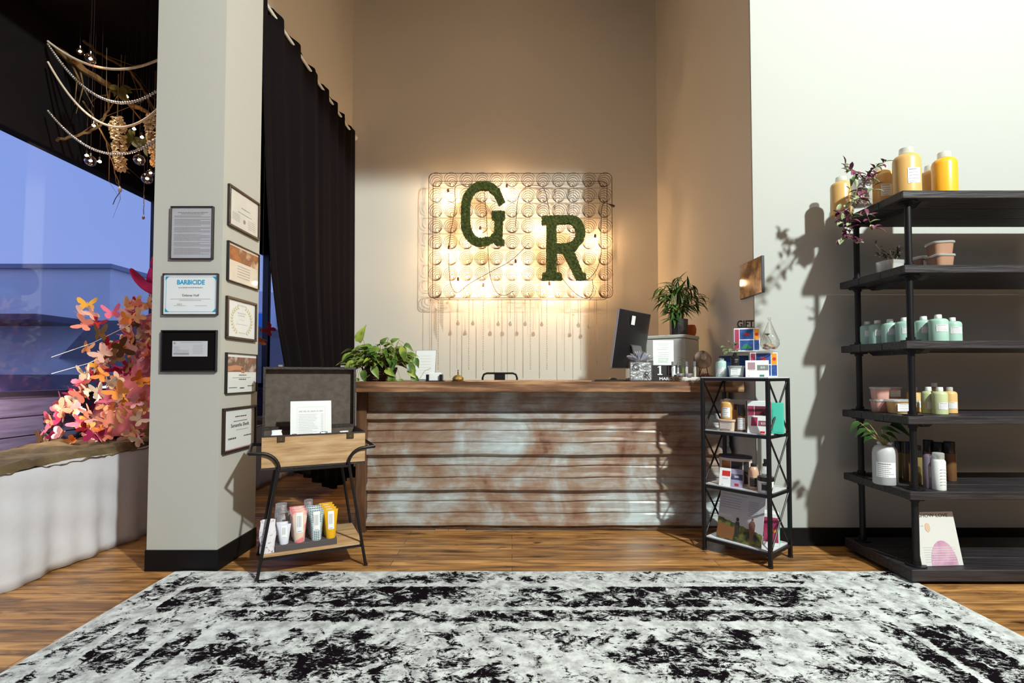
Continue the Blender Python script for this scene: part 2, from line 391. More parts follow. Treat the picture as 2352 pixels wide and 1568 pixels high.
# ======================= RUG =======================
def rug_mat(w, h):
    m = bpy.data.materials.new('distressed_rug'); m.use_nodes = True; nt = m.node_tree; N = nt.nodes; L = nt.links; b = N['Principled BSDF']
    b.inputs['Roughness'].default_value = .95; b.inputs['Specular IOR Level'].default_value = .03
    t = N.new('ShaderNodeTexCoord'); s = N.new('ShaderNodeSeparateXYZ'); L.new(t.outputs['Object'], s.inputs[0])
    def mth(op, a, b_=None, clamp=False):
        n = N.new('ShaderNodeMath'); n.operation = op; n.use_clamp = clamp
        for i, v in enumerate((a, b_)):
            if v is None: continue
            if isinstance(v, (int, float)): n.inputs[i].default_value = v
            else: L.new(v, n.inputs[i])
        return n.outputs[0]
    X, Y = s.outputs['X'], s.outputs['Y']       # object origin at the far left corner; y runs negative toward the viewer
    d = mth('MINIMUM', mth('MINIMUM', X, mth('SUBTRACT', w, X)), mth('MINIMUM', mth('MULTIPLY', Y, -1), mth('ADD', Y, h)))
    band = N.new('ShaderNodeValToRGB'); band.color_ramp.interpolation = 'LINEAR'; e = band.color_ramp.elements
    # value = how much black may show, by distance from the edge (0..1 m)
    stops = [(0, .05), (.015, .34), (.06, .38), (.10, .46), (.15, .42), (.165, .20), (.195, .12), (.205, .58), (.29, .54), (.42, .58), (.435, .30), (.455, .25), (.465, .56), (.56, .56), (.575, .22), (.62, .28), (.64, .46), (1.0, .50)]
    e[0].position = 0; e[0].color = (.05,)*3+(1,); e[1].position = 1; e[1].color = (.5, .5, .5, 1)
    for p_, v in stops[1:-1]: q = e.new(p_); q.color = (v, v, v, 1)
    L.new(d, band.inputs[0])
    def noi(sc, det, rough, st, dist=0):
        mp = N.new('ShaderNodeMapping'); mp.inputs['Scale'].default_value = st; L.new(t.outputs['Object'], mp.inputs[0])
        n = N.new('ShaderNodeTexNoise'); n.inputs['Scale'].default_value = sc; n.inputs['Detail'].default_value = det; n.inputs['Roughness'].default_value = rough; n.inputs['Distortion'].default_value = dist
        L.new(mp.outputs[0], n.inputs['Vector']); return n.outputs['Fac']
    big = noi(2.1, 2, .5, (1, 1.4, 1), .5); med = noi(14, 6, .75, (1, 1.1, 1), .8); fine = noi(42, 4, .8, (1, 2.6, 1), .3)
    # value high -> black
    v = mth('ADD', mth('MULTIPLY', big, .85), mth('ADD', mth('MULTIPLY', med, 1.6), mth('MULTIPLY', fine, .75)))   # mean ~1.2
    v = mth('ADD', v, mth('MULTIPLY', mth('SUBTRACT', band.outputs[0], .5), .75))
    cr_ = N.new('ShaderNodeValToRGB'); cr_.color_ramp.elements[0].position = .0; cr_.color_ramp.elements[1].position = 1
    vv = mth('MULTIPLY', mth('SUBTRACT', v, 1.575), 9, True)
    gray = noi(16, 5, .7, (1, 1, 1)); lt = N.new('ShaderNodeValToRGB')
    lt.color_ramp.elements[0].position = .35; lt.color_ramp.elements[0].color = (.36, .37, .37, 1); lt.color_ramp.elements[1].position = .6; lt.color_ramp.elements[1].color = (.72, .76, .75, 1)
    L.new(gray, lt.inputs[0])
    mx = N.new('ShaderNodeMix'); mx.data_type = 'RGBA'; L.new(vv, mx.inputs[0]); L.new(lt.outputs[0], mx.inputs[6]); mx.inputs[7].default_value = (.006, .004, .006, 1)
    L.new(mx.outputs[2], b.inputs['Base Color'])
    bp = N.new('ShaderNodeBump'); bp.inputs['Strength'].default_value = .5; bp.inputs['Distance'].default_value = .004; L.new(noi(260, 2, .6, (1, 1, 1)), bp.inputs['Height']); L.new(bp.outputs[0], b.inputs['Normal'])
    return m
c0 = PZ(402, 1316); RW, RH = 2.13-c0.x, 2.75
mb = MB()
def rugf(u, v):
    x = RW*u; y = -RH*v; e = min(u, 1-u)*RW
    return (x, y + (.006*math.sin(x*9)+.004*math.sin(x*23) if v < .01 else 0), .010)
mb.grid(rugf, 90, 40); mb.f = [f[::-1] for f in mb.f]
mb.add([(0, 0, .001), (RW, 0, .001), (RW, 0, .010), (0, 0, .010), (0, -RH, .001), (RW, -RH, .001), (RW, -RH, .010), (0, -RH, .010)], [(1, 0, 3, 2), (0, 4, 7, 3), (5, 1, 2, 6), (4, 5, 6, 7), (0, 1, 5, 4)])
o = mb.build('area_rug', rug_mat(RW, RH), loc=(c0.x, c0.y, 0), smooth=40); tag(o, 'large distressed black and white area rug on the wood floor', 'rug')

# ======================= CURTAIN =======================
VEL = mat('black_velvet', (.007, .005, .006), .95, spec=.1)
def cur(u, v):
    z_top = 3.70
    knots = [(3.70, 3.30), (2.43, 3.42), (1.85, 3.50), (1.46, 3.61), (1.16, 3.75), (.75, 3.88), (.2, 3.98)]
    hem = .36+(.03-.36)*min(1, u*1.7)
    z = z_top+(hem-z_top)*v
    y0 = knots[-1][1]
    for (za, ya), (zb, yb) in zip(knots, knots[1:]):
        if za >= z >= zb: y0 = ya+(yb-ya)*(za-z)/(za-zb); break
    y1 = 5.33
    y = y0+(y1-y0)*u
    amp = .020+.020*v
    ph = u*46+1.2*math.sin(u*9)+v*.9*math.sin(u*5)
    x = -1.70+amp*math.sin(ph)+.35*amp*math.sin(ph*2.3+1+v)
    return (x, y+.012*math.sin(ph*1.3+2), z)
mb = MB(); mb.grid(cur, 260, 40)
o = mb.build('velvet_curtain', VEL, smooth=80, solid=.006); tag(o, 'tall black velvet curtain swept back beside the pillar', 'curtain')
t = thing('curtain_rod', 'round-ended curtain rod holding the black curtain near back wall', 'curtain rod', (-1.70, 4.3, 3.66))
MB().tube([(0, -1.0, 0), (0, 1.06, 0)], .012).build('rod', WHITEPL, t)
MB().ball((.0, 1.085, 0), .03, 14, 10).build('finial', WHITEPL, t)
for y in (-.7, .4): MB().box((-.06, y, -.01), (0, y+.02, .04)).build('bracket', WHITEPL, t, smooth=None)

# ======================= FRAMES ON THE PILLAR =======================
FR = mat('black_frame', (.015, .013, .013), .35); FRB = mat('dark_brown_frame', (.028, .016, .011), .4, bump=.2, bscale=60)
PGL = glass('picture_glass', fac=.02, rough=.03)
AUT = mat('autumn_photo', (.45, .14, .03), .5, col2=(.75, .55, .38), nscale=9, lo=.38, hi=.62, detail=8, detail2=(.20, .07, .03))
GOLD = mat('gold_laurel', (.62, .56, .30), .6); CYAN = mat('cyan_ink', (.0, .36, .62), .6); PINKI = mat('pink_border', (.75, .35, .55), .6)
def frame(label, loc, rz, w, h, fw=.008, fm=FR, depth=.018, mount=PAPER, glassy=True):
    """origin at centre of the back; local x right, z up, front = -y"""
    t = thing('certificate_frame', label, 'picture frame', loc, rz, 'framed certificates on the pillar')
    mb = MB()
    for a, b in (((-w/2, -depth, -h/2), (w/2, 0, -h/2+fw)), ((-w/2, -depth, h/2-fw), (w/2, 0, h/2)), ((-w/2, -depth, -h/2+fw), (-w/2+fw, 0, h/2-fw)), ((w/2-fw, -depth, -h/2+fw), (w/2, 0, h/2-fw))):
        mb.box(a, b, bev=min(.002, fw*.2))
    mb.box((-w/2+fw, -.004, -h/2+fw), (w/2-fw, 0, h/2-fw))
    mb.build('frame', fm, t, smooth=None)
    MB().box((-w/2+fw, -.008, -h/2+fw), (w/2-fw, -.004, h/2-fw)).build('sheet', mount, t, smooth=None)
    if glassy: MB().box((-w/2+fw, -depth+.004, -h/2+fw), (w/2-fw, -depth+.006, h/2-fw)).build('glazing', PGL, t, smooth=None)
    return t
def pill_front(x0, y0, x1, y1, *a, **k):
    p = P(x0, y0, PY0-.01); q = P(x1, y1, PY0-.01); return ((p.x+q.x)/2, PY0, (p.z+q.z)/2), 0, abs(q.x-p.x), abs(p.z-q.z)
GREYDOC = mat('grey_document', (.47, .47, .50), .6)
l, rz, w, h = pill_front(393, 474, 489, 595)
t = frame('black frame with grey page of small print, topmost on pillar front', l, rz, w, h, .005, mount=GREYDOC)
mb = MB(); rn = random.Random(3)
scrib(mb, -w*.34, w*.36, h*.38, h*.012, -.0085, rn, wl=.012); scrib(mb, -w*.26, w*.28, h*.355, h*.010, -.0085, rn, wl=.012)
for k in range(34):
    if k in (2, 9, 15, 22, 27): continue
    scrib(mb, -w*.42, w*(.42 if k % 4 else .2), h*(.32-.022*k), h*.0075, -.0085, rn, wl=.01)
mb.build('print', mat('document_print', (.20, .20, .22), .7), t, smooth=None)
l, rz, w, h = pill_front(375, 628, 500, 723)
t = frame('thin-framed white certificate reading BARBICIDE in blue', l, rz, w, h, .004)
mb = MB()
for s_ in (-1, 1):
    for q in (-1, 1):
        cx, cz = s_*w*.46, q*h*.43; mb.add([(cx, -.0085, cz), (cx-s_*.022, -.0085, cz), (cx, -.0085, cz-q*.022)], [(0, 1, 2)])
    mb.box((s_*w*.445-.0006, -.009, -h*.38), (s_*w*.445+.0006, -.0082, h*.38)); mb.box((-w*.41, -.009, s_*h*.42-.0005), (w*.41, -.0082, s_*h*.42+.0005))
mb.build('border', CYAN, t, smooth=None)
text('BARBICIDE', .036, CYAN, t, (0, -.0088, h*.24), width=w*.50, bold=.0008)
text('Delaney Huff', .018, mat('brown_ink', (.22, .14, .12), .7), t, (0, -.0088, -h*.05))
mb = MB(); scrib(mb, -w*.22, w*.22, h*.15, .005, -.0087, rn, wl=.008); scrib(mb, -w*.36, w*.36, -h*.12, .0025, -.0087, rn); scrib(mb, -w*.2, w*.2, -h*.155, .0025, -.0087, rn)
scrib(mb, -w*.3, -w*.08, -h*.28, .0015, -.0087, rn, gap=.01); scrib(mb, w*.08, w*.3, -h*.28, .0015, -.0087, rn, gap=.01); scrib(mb, -w*.24, -w*.12, -h*.26, .008, -.0087, rn, wl=.004)
mb.build('print', INK, t, smooth=None)
l, rz, w, h = pill_front(371, 758, 497, 854)
t = frame('black-matted frame around a small white licence card', l, rz, w, h, .006, glassy=False, mount=mat('black_mat_board', (.009, .008, .008), .9, spec=.0))
q = MB().box((-w*.30, -.0095, -h*.13), (w*.33, -.0082, h*.24)).build('licence_card', mat('grey_card', (.55, .57, .60), .6), t, smooth=None)
mb = MB(); mb.lathe([(.006, 0), (.006, .0008)], 14, M=Matrix.Translation((-w*.26, -.0096, h*.19)) @ Matrix.Rotation(R(90), 4, 'X'))
for k in range(8): scrib(mb, -w*.28, -w*.0 if k > 2 else -w*.17, h*(.10-.028*k), h*.008, -.0098, rn, wl=.01)
scrib(mb, -w*.15, w*.25, h*.2, h*.012, -.0098, rn); mb.box((-w*.28, -.0098, -h*.075), (0, -.0096, -h*.055))
for k in range(6): scrib(mb, w*.07, w*.25, h*(.14-.04*k), h*.008, -.0098, rn, wl=.01)
mb.build('print', INK, q, smooth=None)
def pill_side(x0, ya, yb, x1, yc, yd):
    X = PX1+.012; a = PX(x0, ya, X); b = PX(x0, yb, X); c = PX(x1, yc, X); d = PX(x1, yd, X)
    y0 = a.y; y1 = min((c.y+d.y)/2, PY1-.008)
    zt = (a.z+c.z)/2; zb = (b.z+d.z)/2
    return (PX1, (y0+y1)/2, (zt+zb)/2), R(90), y1-y0, zt-zb
l, rz, w, h = pill_side(527, 421, 519, 596, 467, 552)
t = frame('brown-framed ivory diploma with round seal, topmost on pillar side', l, rz, w, h, .014, FRB, mount=mat('ivory_paper', (.74, .72, .66), .6))
mb = MB(); scrib(mb, -w*.1, w*.2, h*.08, .006, -.0085, rn); scrib(mb, -w*.2, w*.25, -h*.05, .005, -.0085, rn)
for k in range(5): scrib(mb, -w*.38, -w*.14, -h*(.12+.04*k), .003, -.0085, rn); scrib(mb, w*.12, w*.38, -h*(.14+.05*k), .003, -.0085, rn)
mb.lathe([(.013, 0), (.013, .001)], 16, M=Matrix.Translation((0, -.0085, -h*.22)) @ Matrix.Rotation(R(90), 4, 'X')); mb.build('print', INK, t, smooth=None)
l, rz, w, h = pill_side(525, 552, 643, 595, 584, 667)
t = frame('thin-framed certificate with an orange autumn photo across its top', l, rz, w, h, .005, mount=mat('warm_paper', (.78, .70, .60), .6))
MB().box((-w*.5+.006, -.009, h*.06), (w*.5-.006, -.0082, h*.42)).build('photo', AUT, t, smooth=None)
mb = MB()
for k in range(5): scrib(mb, -w*.2, w*.2, -h*(.05+.07*k), .0035, -.0088, rn)
mb.build('print', INK, t, smooth=None)
l, rz, w, h = pill_side(522, 676, 776, 589, 699, 786)
t = frame('brown-framed award with a gold laurel wreath', l, rz, w, h, .015, FRB)
mb = MB()
for s_ in (-1, 1):
    for k in range(11):
        a = R(-62+12.4*k); cx, cz = s_*w*.33*math.cos(a), -h*.03+h*.34*math.sin(a)
        for q in (-1, 1):
            dx, dz = -s_*math.sin(a)*.8+q*math.cos(a)*s_*.7, math.cos(a)*.8+q*math.sin(a)*.7
            mb.leaf((cx, -.0088, cz), (dx, 0, dz), (0, -1, 0), .022, .010, curl=0, n=3, fold=0)
mb.build('laurel_wreath', GOLD, t, smooth=None)
mb = MB(); scrib(mb, -w*.14, w*.14, h*.33, .006, -.0088, rn); scrib(mb, -w*.14, w*.14, h*.14, .007, -.0088, rn); scrib(mb, -w*.12, w*.12, h*.08, .007, -.0088, rn)
scrib(mb, -w*.08, w*.08, -h*.01, .003, -.0088, rn); scrib(mb, -w*.18, w*.18, -h*.12, .0025, -.0088, rn); scrib(mb, -w*.1, w*.12, -h*.33, .004, -.0088, rn, wl=.02); mb.build('print', LINK, t, smooth=None)
l, rz, w, h = pill_side(521, 807, 901, 590, 816, 902)
t = frame('thin-framed certificate with a brown photo of hands, fourth down the pillar side', l, rz, w, h, .004)
PH = mat('brown_hands_photo', (.30, .11, .05), .5, col2=(.55, .42, .33), nscale=14, lo=.42, hi=.62, detail=6, detail2=(.14, .07, .05))
q = MB().box((-w*.5+.006, -.009, h*.03), (w*.5-.006, -.0082, h*.40)).build('photo', PH, t, smooth=None)
m2 = MB(); SKIN = mat('photo_skin', (.60, .27, .14), .6)
m2.tube([(-w*.48, -.0095, h*.10), (-w*.2, -.0095, h*.14), (0, -.0095, h*.12), (w*.1, -.0095, h*.06)], [.016, .015, .013, .004], 8); 
for k in range(4): m2.tube([(-.01, -.0095, h*.13-.008*k), (.028, -.0095, h*.11-.008*k)], [.005, .003], 6)
for v in m2.v: v.y = -.0092-(.0004 if v.y < -.0095 else 0)
m2.build('painted_hand', SKIN, q)
mb = MB(); scrib(mb, -w*.1, w*.15, -h*.06, .005, -.0088, rn); scrib(mb, -w*.3, w*.3, -h*.12, .002, -.0088, rn); scrib(mb, -w*.1, w*.15, -h*.17, .006, -.0088, rn)
scrib(mb, -w*.4, -w*.15, -h*.37, .004, -.0088, rn); scrib(mb, -w*.06, w*.08, -h*.39, .006, -.0088, rn, gap=.05); scrib(mb, w*.2, w*.4, -h*.34, .005, -.0088, rn); mb.build('print', DINK, t, smooth=None)
l, rz, w, h = pill_side(514, 935, 1040, 588, 932, 1026)
t = frame('dark-framed certificate with large handwritten name, lowest on the pillar', l, rz, w, h, .014, FRB)
mb = MB()
mb.box((-w*.5+.016, -.0088, -h*.5+.015), (w*.5-.016, -.0083, -h*.5+.019)); mb.box((-w*.5+.016, -.0088, -h*.5+.015), (-w*.5+.019, -.0083, h*.5-.016)); mb.build('border', PINKI, t, smooth=None)
text('Samantha Shedt', .030, DINK, t, (0, -.0088, h*.05), width=w*.55).rotation_euler = (math.pi/2, 0, 0)
mb = MB(); scrib(mb, -w*.15, w*.2, h*.27, .006, -.0088, rn); scrib(mb, -w*.2, w*.22, h*.17, .004, -.0088, rn); scrib(mb, -w*.12, w*.25, -h*.03, .002, -.0088, rn)
scrib(mb, -w*.35, -w*.1, -h*.22, .010, -.0088, rn, wl=.007, gap=.2); scrib(mb, w*.12, w*.36, -h*.2, .007, -.0088, rn, wl=.01); mb.build('print', DINK, t, smooth=None)

# picture on the niche side wall
X = NX-.018; a = PX(1699, 613, X); b = PX(1699, 689, X); c = PX(1749, 583, X); d = PX(1749, 671, X)
w = a.y-c.y; zt = (a.z+c.z)/2; zb = (b.z+d.z)/2; h = zt-zb
t = thing('framed_picture', 'glossy amber-toned picture hung at the corner above the gift boxes', 'picture', (NX, (a.y+c.y)/2, (zt+zb)/2), R(-90))
MB().box((-w/2, -.018, -h/2), (w/2, 0, h/2), bev=.001).build('frame', mat('dark_slate_frame', (.03, .035, .045), .4), t, smooth=None)
MB().box((-w/2+.004, -.0195, -h/2+.004), (w/2-.004, -.018, h/2-.004)).build('photo', mat('amber_photo', (.42, .17, .06), .08, col2=(.80, .50, .24), nscale=7, lo=.35, hi=.6, detail=6, detail2=(.22, .12, .07)), t, smooth=None)
# ======================= RECEPTION COUNTER =======================
def wood(name, c1, c2, c3, st, sc=3, rough=.45, lo=.32, hi=.68, bump=.15):
    return mat(name, c1, rough, col2=c3, detail2=c2, nscale=sc, stretch=st, lo=lo, hi=hi, detail=8, bump=bump, bscale=14)
WTOP = wood('walnut_top', (.085, .038, .018), (.22, .105, .052), (.46, .27, .145), (1.1, 8, 11))
WTOPL = wood('live_edge_top', (.075, .035, .017), (.23, .115, .055), (.46, .28, .145), (2.0, 5, 12), sc=2.6)
WPOST = wood('brown_post', (.055, .024, .012), (.10, .046, .022), (.16, .078, .04), (9, 9, 1.2))
TF, TZ = 3.38, 1.053                      # front edge and height of the top
def corrug():
    m = bpy.data.materials.new('rusty_corrugated_metal'); m.use_nodes = True; nt = m.node_tree; N = nt.nodes; L = nt.links; b = N['Principled BSDF']
    t = N.new('ShaderNodeTexCoord')
    def noi(sc, det, st, dist=0, ro=.6):
        mp = N.new('ShaderNodeMapping'); mp.inputs['Scale'].default_value = st; L.new(t.outputs['Object'], mp.inputs[0])
        n = N.new('ShaderNodeTexNoise'); n.inputs['Scale'].default_value = sc; n.inputs['Detail'].default_value = det; n.inputs['Distortion'].default_value = dist; n.inputs['Roughness'].default_value = ro
        L.new(mp.outputs[0], n.inputs['Vector']); return n.outputs['Fac']
    a = noi(2.4, 4, (1.1, 1, 1.0), .5); f = noi(6, 8, (1, 1, 6), .5, .7)
    ad = N.new('ShaderNodeMath'); ad.operation = 'MULTIPLY_ADD'; L.new(f, ad.inputs[0]); ad.inputs[1].default_value = .34; L.new(a, ad.inputs[2])
    r = N.new('ShaderNodeValToRGB'); e = r.color_ramp.elements
    e[0].position = .49; e[0].color = (.15, .075, .048, 1); e[1].position = .84; e[1].color = (.55, .63, .65, 1)
    for p_, c_ in ((.55, (.25, .14, .095, 1)), (.63, (.30, .215, .155, 1)), (.69, (.34, .30, .27, 1)), (.78, (.44, .48, .475, 1))): q = e.new(p_); q.color = c_
    L.new(ad.outputs[0], r.inputs[0]); L.new(r.outputs[0], b.inputs['Base Color'])
    mr = N.new('ShaderNodeMapRange'); mr.inputs['From Min'].default_value = .68; mr.inputs['From Max'].default_value = .85; mr.inputs['To Min'].default_value = .0; mr.inputs['To Max'].default_value = .25
    L.new(ad.outputs[0], mr.inputs[0]); L.new(mr.outputs[0], b.inputs['Metallic']); b.inputs['Roughness'].default_value = .36
    return m
PF = 3.60     # panel plane
post_l = P(818, 1100, PF-.03).x; pan_l = P(843, 1100, PF).x; top_l = P(807, 880, TF).x
t = thing('reception_counter', 'long reception counter with walnut top and rusty corrugated metal front', 'counter', (.25, PF, 0))
ox, oy = -.25, -PF
mb = MB(); mb.box((top_l+ox, TF+oy, TZ-.072), (1.56+ox, 4.42+oy, TZ), bev=.004); mb.build('countertop', WTOP, t)
zb = .035
def zpix(y): return P(1176, y, PF).z
prof = []
def rib(y0, y1, d, s_=4):    # pixel rows
    z0, z1 = zpix(y0), zpix(y1); e = (y1-y0)*.25
    prof.extend([(0, zpix(y0-7)), (-d*.55, zpix(y0-3)), (-d, zpix(y0+2)), (-d, zpix(y1-3)), (-d*.5, zpix(y1)), (.002, zpix(y1+2)), (0, zpix(y1+8))])
def minor(y):
    prof.extend([(0, zpix(y-9)), (-.005, zpix(y-4)), (-.006, zpix(y-2)), (-.006, zpix(y+.5)), (.003, zpix(y+3)), (0, zpix(y+6))])
prof.append((0, TZ-.07)); minor(921)
for k, y in enumerate((951, 1032, 1113, 1194)):
    rib(y, y+12, .034)
    if k < 3: minor(y+35); minor(y+62)
prof.append((0, zb))
pl, pr = pan_l+ox, 1.54+ox; mb = MB(); nx = 40; vs = []; fs = []
for j, (d, z) in enumerate(prof):
    for i in range(nx+1):
        x = pl+(pr-pl)*i/nx; w = .0022*math.sin(x*5+j)+.0015*math.sin(x*13+j*2); vs.append((x, d+w*.6, z+w))
n = len(prof)
for j in range(n-1):
    for i in range(nx): a = j*(nx+1)+i; fs.append((a+nx+1, a+nx+2, a+1, a))
mb.add(vs, fs); mb.build('corrugated_panel', corrug(), t, smooth=14)
mb = MB()
for y in (955, 1036, 1118, 1199):
    for x in (1021, 1455): p = P(x, y, PF-.026); mb.ball((p.x+ox, -.026, p.z), .0035, 8, 5)
mb.build('screw', mat('screw_metal', (.5, .5, .5), .3, .8), t, kind='stuff')
MB().box((pl, -.012, .022), (pr, .03, .036)).build('bottom_rail', WPOST, t, smooth=None)
MB().box((post_l+ox, -.05, .0), (pl+.004, .06, TZ-.072), bev=.003).build('end_post', WPOST, t, smooth=None)
MB().box((pl, .012, .036), (1.54+ox, .05, TZ-.073)).box((post_l+ox+.01, .06, 0), (post_l+ox+.05, .78, TZ-.073)).box((1.50+ox, .05, 0), (1.54+ox, .78, TZ-.073)).build('carcass', mat('dark_carcass', (.03, .018, .012), .7), t, smooth=None)
for xa, xb in ((1001, 1030), (1031, 1070)):
    a = PZ(xa, 1216).x+ox; b = PZ(xb, 1216).x+ox
    MB().box((a, .0, .0), (b, .09, .022)).build('shim', mat('pine_shim', (.38, .21, .10), .6), t, smooth=None)

# ======================= BEDSPRING SIGN =======================
SPR = mat('rusty_spring_wire', (.055, .028, .018), .45, .5)
SY = 5.20; SB = 5.39
q0 = P(985, 398, SY); q1 = P(1407, 684, SY); sw, sh = q1.x-q0.x, q0.z-q1.z; cx, cz = (q0.x+q1.x)/2, (q0.z+q1.z)/2
t = thing('bedspring_sign', 'old bedspring frame mounted on the back wall as a sign', 'wall sign', (cx, BY, cz)); dy = SY-BY
def rrect(w, h, r, y, n=6):
    pts = []
    for sx_, sz_, a0 in ((1, 1, 0), (-1, 1, 90), (-1, -1, 180), (1, -1, 270)):
        for k in range(n+1):
            a = R(a0+90*k/n); pts.append((sx_*(w/2-r)+r*math.cos(a), y, sz_*(h/2-r)+r*math.sin(a)))
    return pts
MB().tube(rrect(sw, sh, .05, dy), .0032, 6, closed=True).build('front_frame', SPR, t)
MB().tube(rrect(sw*.985, sh*.985, .05, SB-BY), .0032, 6, closed=True).build('back_frame', SPR, t)
mb = MB(); cols = [P(930+x/4.438, 500, SY).x-cx for x in (310, 465, 625, 780, 932, 1092, 1255, 1410, 1570, 1720, 1880, 2042)]
rows = [P(1176, 370+y/4.438, SY).z-cz for y in (185, 345, 500, 660, 825, 990, 1150, 1325)]
for z in rows:
    for o_ in (-.028, .028): mb.tube([(-sw*.49, SB-BY-.01, z+o_), (sw*.49, SB-BY-.01, z+o_)], .0013, 4)
for x in cols:
    for o_ in (-.022, .022): mb.tube([(x+o_, SB-BY-.012, -sh*.49), (x+o_, SB-BY-.012, sh*.49)], .0011, 4)
for z in [ (a+b)/2 for a, b in zip(rows, rows[1:])]: mb.tube([(-sw*.5, dy, z), (sw*.5, dy, z)], .0012, 4)
mb.build('cross_wires', SPR, t)
pts = []
turns = 5.2
for i in range(int(turns*20)+1):
    f = i/(turns*20); a = 2*math.pi*turns*f; r = .064*(1-f)**.9+.012
    pts.append((r*math.cos(a), dy+(SB-BY-dy-.01)*f, r*math.sin(a)))
pts += [(.012, SB-BY-.01, 0), (.03, SB-BY-.008, -.028)]
SPRM = MB().tube(pts, .0023, 4).mesh('spring', SPR, 60)
for z in rows:
    for x in cols:
        obj('spring', SPRM, t, (x, 0, z), (0, random.uniform(-.4, .4), 0))
for sx_ in (-1, 1):
    for z_ in (-.3, .3): MB().tube([(sx_*sw*.4, SB-BY, sh*z_*1.6), (sx_*sw*.4, 0, sh*z_*1.6)], .004, 6).build('mount', SPR, t)

# moss letters
def moss():
    m = mat('green_moss', (.022, .035, .006), .95, col2=(.13, .15, .025), nscale=38, lo=.3, hi=.7, detail=5, bump=1, bscale=140, detail2=(.055, .075, .012)); return m
def moss_letter(name, label, outline, hole, px0, py0, px1, py1):
    """outline in letter units 0..1 (x right, z up)"""
    a = P(px0, py0, 5.17); b = P(px1, py1, 5.17); w, h = b.x-a.x, a.z-b.z
    bm = bmesh.new()
    def loop(pts): return [bm.verts.new((x*w, 0, z*h)) for x, z in pts]
    lo = loop(outline); es = [bm.edges.new((lo[i], lo[(i+1) % len(lo)])) for i in range(len(lo))]
    if hole: lh = loop(hole); es += [bm.edges.new((lh[i], lh[(i+1) % len(lh)])) for i in range(len(lh))]
    bmesh.ops.triangle_fill(bm, use_beauty=True, edges=es)
    bmesh.ops.recalc_face_normals(bm, faces=bm.faces[:])
    r = bmesh.ops.extrude_face_region(bm, geom=bm.faces[:])
    for g in r['geom']:
        if isinstance(g, bmesh.types.BMVert): g.co.y += .045
    bmesh.ops.recalc_face_normals(bm, faces=bm.faces[:])
    for _ in range(5):
        long = [e for e in bm.edges if e.calc_length() > .012]
        if not long: break
        bmesh.ops.subdivide_edges(bm, edges=long, cuts=1); bmesh.ops.triangulate(bm, faces=[f for f in bm.faces if len(f.verts) > 4])
    bm.normal_update()
    for v in bm.verts:
        k = noise.noise(v.co*55)*.007+noise.noise(v.co*150)*.006+.003
        v.co += v.normal*k
    me = bpy.data.meshes.new(name); bm.to_mesh(me); bm.free(); me.materials.append(moss())
    # moss tufts
    rnd = random.Random(5); tri = [p for p in me.polygons]; mb = MB()
    for _ in range(4200):
        p = rnd.choice(tri); c = p.center+Vector((rnd.uniform(-.006, .006), 0, rnd.uniform(-.006, .006)))
        d = (p.normal+Vector((rnd.uniform(-1, 1), rnd.uniform(-1, .6), rnd.uniform(-1, 1)))*.8).normalized(); s_ = d.orthogonal().normalized()*.0016; L_ = rnd.uniform(.006, .012)
        mb.add([c-s_-p.normal*.003, c+s_-p.normal*.003, c+d*L_], [(0, 1, 2)])
    o = obj(name, me, None, (a.x, 5.155, b.z)); tag(o, label, 'letter', 'moss covered letters of the sign')
    mb.build('moss_tufts', moss(), o, smooth=None, kind='stuff')
    return o
def arc(cx_, cz_, rx, rz, a0, a1, n):
    return [(cx_+rx*math.cos(R(a0+(a1-a0)*k/n)), cz_+rz*math.sin(R(a0+(a1-a0)*k/n))) for k in range(n+1)]
G = arc(.50, .62, .50, .38, 42, 90, 6)[0:]+arc(.50, .60, .50, .40, 90, 180, 8)[1:]+arc(.46, .36, .46, .36, 180, 262, 8)[0:]
G += [(.60, .02), (.74, .07), (.80, .02), (.98, .02), (.98, .09), (.93, .11), (.94, .40), (.99, .42), (.99, .54), (.70, .54), (.70, .43), (.77, .40), (.76, .22), (.66, .145)]
G += arc(.46, .40, .27, .28, 290, 180, 7)+arc(.47, .60, .28, .28, 178, 95, 6)+[(.62, .87), (.76, .78), (.86, .63), (.99, .69)]
moss_letter('moss_letter', 'green moss covered letter G on the bedspring sign', G, None, 1060, 417, 1160, 566)
Rr = [(.02, .86), (.02, .99), (.66, 1.0)]+arc(.66, .74, .33, .26, 80, -55, 9)+[(.78, .46), (.74, .43), (.93, .11), (1.0, .10), (1.01, 0), (.80, 0), (.50, .42), (.34, .42), (.34, .12), (.45, .10), (.46, 0), (.02, 0), (.03, .10), (.12, .12), (.13, .86)]
Rh = [(.34, .87), (.60, .88)]+arc(.62, .73, .17, .15, 80, -70, 6)+[(.56, .56), (.34, .56)]
moss_letter('moss_letter', 'green moss covered letter R on the bedspring sign', Rr, Rh, 1243, 495, 1345, 643)

